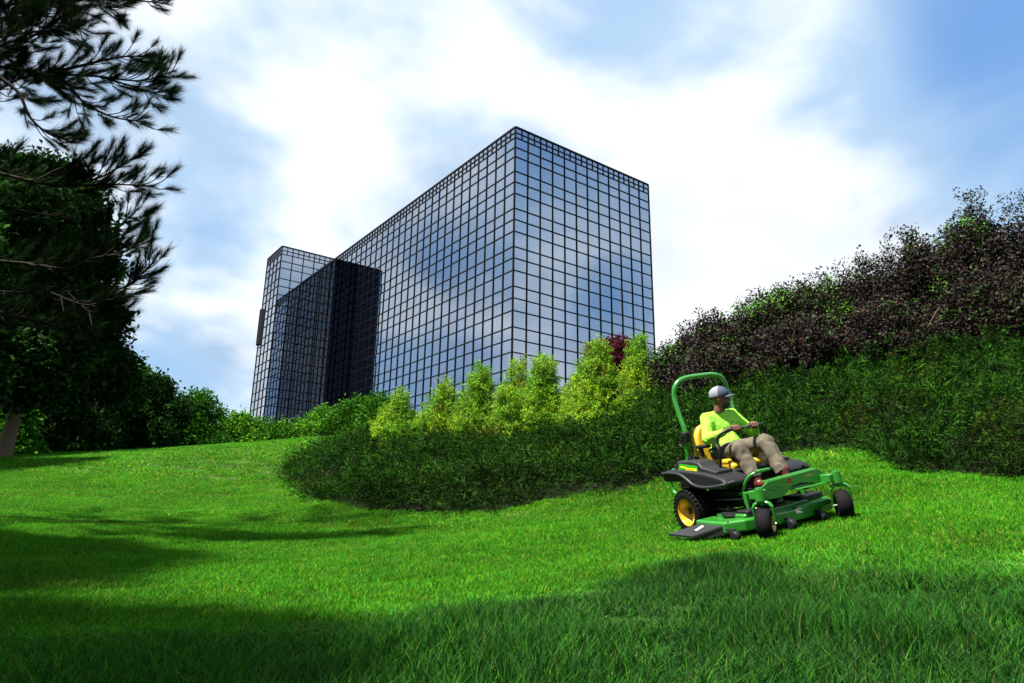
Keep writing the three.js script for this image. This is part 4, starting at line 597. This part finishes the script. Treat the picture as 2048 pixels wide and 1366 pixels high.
  const shirtF = (p) => {
    const up = (list, e) => list.map(([a, b, r0, r1]) => [a, b, r0 + e, r1 + e]);
    let d = chain(p, up(torso, 0.022), 0.06); d = smin(d, ell(p, [0.24, 0.98, 0], [0.14, 0.11, 0.17]), 0.06);
    for (const [arm, e, w] of [[armR, J.elR, J.wrR], [armL, J.elL, J.wrL]]) { let q = cap(p, arm[0][0], arm[0][1], 0.079, 0.062); q = smin(q, Math.max(cap(p, e, w, 0.062, 0.043), limit(p, e, w, 0.93)), 0.03); d = smin(d, q, 0.045); }
    d = Math.max(d, 0.905 + 0.15 * (p[0] - 0.2) - p[1]); d = Math.max(d, p[1] - 1.395 + 0.28 * Math.max(0, p[0] - 0.2)); d = smin(d, Math.max(cap(p, [0.18, 1.33, 0], [0.222, 1.405, -0.005], 0.078, 0.066), p[1] - 1.405 + 0.1 * p[0]), 0.03);
    return d + fold(p, 0.006, 10) + fold(p, 0.005, 22) + 0.004 * Math.sin((p[1] * 1.2 + p[0] * 1.6 + 2.5 * noise(p[0] * 6, p[1] * 6, p[2] * 6) * 0.05) * 60) * ss(1.25, 0.95, p[1]);
  };
  const cloth = grainTexture(256, (u, v) => { const k = 150 + 60 * tileNoise(u, v, 90, 2); return [k, k, k]; });
  const shirt = part('shirt', surface(shirtF, [-0.08, 0.86, -0.47], [0.62, 1.46, 0.47], 0.0105), std(lin(0.2, 0.47, 0.04), 0.85, { sheen: 0.3, sheenRoughness: 0.6, sheenColor: lin(0.3, 0.6, 0.1), specularIntensity: 0.3 }), man);
  part('chest_emblem', box(0.004, 0.022, 0.014, 0.298, 1.235, -0.085), std(lin(0.02, 0.05, 0.02), 0.7), shirt);
  const pantsF = (p) => {
    let d = chain(p, [[[0.19, 0.9, -0.08], [0.19, 0.9, 0.08], 0.135, 0.135]], 0.05);
    for (const [h, k, a] of [[J.hipR, J.kneeR, J.ankR], [J.hipL, J.kneeL, J.ankL]]) { let q = cap(p, h, k, 0.118, 0.092); const hang = a.slice(); hang[0] -= 0.012; q = smin(q, Math.max(cap(p, k, hang, 0.088, 0.084), limit(p, k, a, 0.93)), 0.03); d = smin(d, q, 0.035); }
    return Math.max(d, p[1] - 0.985 - 2 * Math.max(0, p[0] - 0.32)) + fold(p, 0.011, 7) + fold(p, 0.004, 18) + 0.005 * Math.sin(70 * (p[0] * 0.6 + p[2] * 0.9 + 0.06 * noise(p[0] * 8, p[1] * 8, p[2] * 8)));
  };
  const khaki = std(lin(0.085, 0.073, 0.054), 0.9, { specularIntensity: 0.2, bumpMap: cloth, bumpScale: 0.001 });
  part('trousers', surface(pantsF, [-0.02, 0.52, -0.4], [1.05, 1.05, 0.4], 0.0115), khaki, man);
  part('belt', surface((p) => Math.max(Math.abs(chain(p, [[[0.19, 0.92, -0.08], [0.19, 0.92, 0.08], 0.15, 0.15]], 0.05)) - 0.006, Math.abs(p[1] - 0.95 - 0.15 * (p[0] - 0.2)) - 0.018), [0, 0.88, -0.3], [0.4, 1.02, 0.3], 0.009), std(lin(0.03, 0.017, 0.01), 0.5), man);
  for (const a of [J.ankR, J.ankL]) {
    const f = (p) => { let d = cap(p, [a[0], a[1] + 0.06, a[2]], [a[0] + 0.01, a[1] - 0.04, a[2]], 0.05, 0.046); d = smin(d, cap(p, [a[0] - 0.02, a[1] - 0.05, a[2]], [a[0] + 0.15, a[1] - 0.043, a[2] * 1.04], 0.042, 0.038), 0.03); return Math.max(d, -(p[1] - (a[1] - 0.085 + 0.1 * (p[0] - a[0])))); };
    const b = part('boot', surface(f, [a[0] - 0.12, a[1] - 0.13, a[2] - 0.09], [a[0] + 0.25, a[1] + 0.12, a[2] + 0.09], 0.008), std(lin(0.075, 0.012, 0.009), 0.4), man, 'dark red leather work boot');
    part('sole', surface((p) => Math.max(f([p[0], Math.max(p[1], a[1] - 0.08 + 0.1 * (p[0] - a[0])), p[2]]) - 0.004, Math.abs(p[1] - (a[1] - 0.088 + 0.1 * (p[0] - a[0]))) - 0.011), [a[0] - 0.12, a[1] - 0.13, a[2] - 0.09], [a[0] + 0.25, a[1], a[2] + 0.09], 0.008), std(lin(0.02, 0.018, 0.016), 0.8), b);
  }
  // cap, beard, added dark glasses in the head's axes
  const inHead = (g) => g.applyMatrix4(headM), crown = (p) => ell(p, [-0.012, 0.052, 0], [0.115, 0.1, 0.093]);
  const capTop = (p) => Math.max(Math.abs(crown(p)) - 0.005, 0.03 + 0.1 * p[0] - p[1]);
  const hat = part('cap', inHead(surface((p) => Math.max(capTop(p), -0.01 - p[0]), [-0.15, 0, -0.12], [0.14, 0.17, 0.12], 0.0055)), std(lin(0.022, 0.032, 0.065), 0.85), man, 'slate blue front of the cap');
  part('cap_mesh', inHead(surface((p) => Math.max(capTop(p), p[0] + 0.006), [-0.15, 0, -0.12], [0.14, 0.17, 0.12], 0.0055)), std(lin(0.14, 0.15, 0.18), 0.85), hat, 'pale mesh back of the cap');
  part('brim', inHead(surface((p) => { const y = 0.048 - 0.5 * p[2] * p[2] / 0.09 - 0.12 * (p[0] - 0.09); return Math.max(Math.abs(p[1] - y) - 0.0055, Math.hypot((p[0] - 0.06) / 0.125, p[2] / 0.083) - 1, 0.072 - p[0] - 0.0 * p[2]); }, [0.05, 0, -0.1], [0.2, 0.08, 0.1], 0.0045)), std(lin(0.014, 0.018, 0.036), 0.85), hat);
  part('button', inHead(new THREE.SphereGeometry(0.008, 10, 6).translate(-0.012, 0.155, 0)), std(lin(0.04, 0.055, 0.11), 0.8), hat);
  part('beard', inHead(surface((p) => Math.max(headF(p) - 0.0035 - fold(p, 0.0015, 90), p[1] + 0.048 + 0.9 * Math.max(0, 0.07 - p[0]), -(p[0] - 0.02), -0.125 - p[1], 0.012 - Math.hypot((p[1] + 0.064) * 0.9, Math.max(0, Math.abs(p[2]) - 0.012))), [-0.02, -0.14, -0.1], [0.14, 0.02, 0.1], 0.0042)), std(lin(0.012, 0.009, 0.008), 0.9), man);
  part('added_dark_glasses', inHead(merge([...[1, -1].map((s) => new THREE.SphereGeometry(1, 14, 10).scale(0.008, 0.016, 0.024).rotateY(-0.25 * s).translate(0.103, 0.012, 0.031 * s)), box(0.008, 0.005, 0.02, 0.108, 0.018, 0), box(0.11, 0.006, 0.004, 0.05, 0.016, 0.079), box(0.11, 0.006, 0.004, 0.05, 0.016, -0.079)])), std(lin(0.006, 0.006, 0.007), 0.2), man);  // added: dark lenses stand for the shade of the cap over the eyes
}
renderer.render(scene, camera);
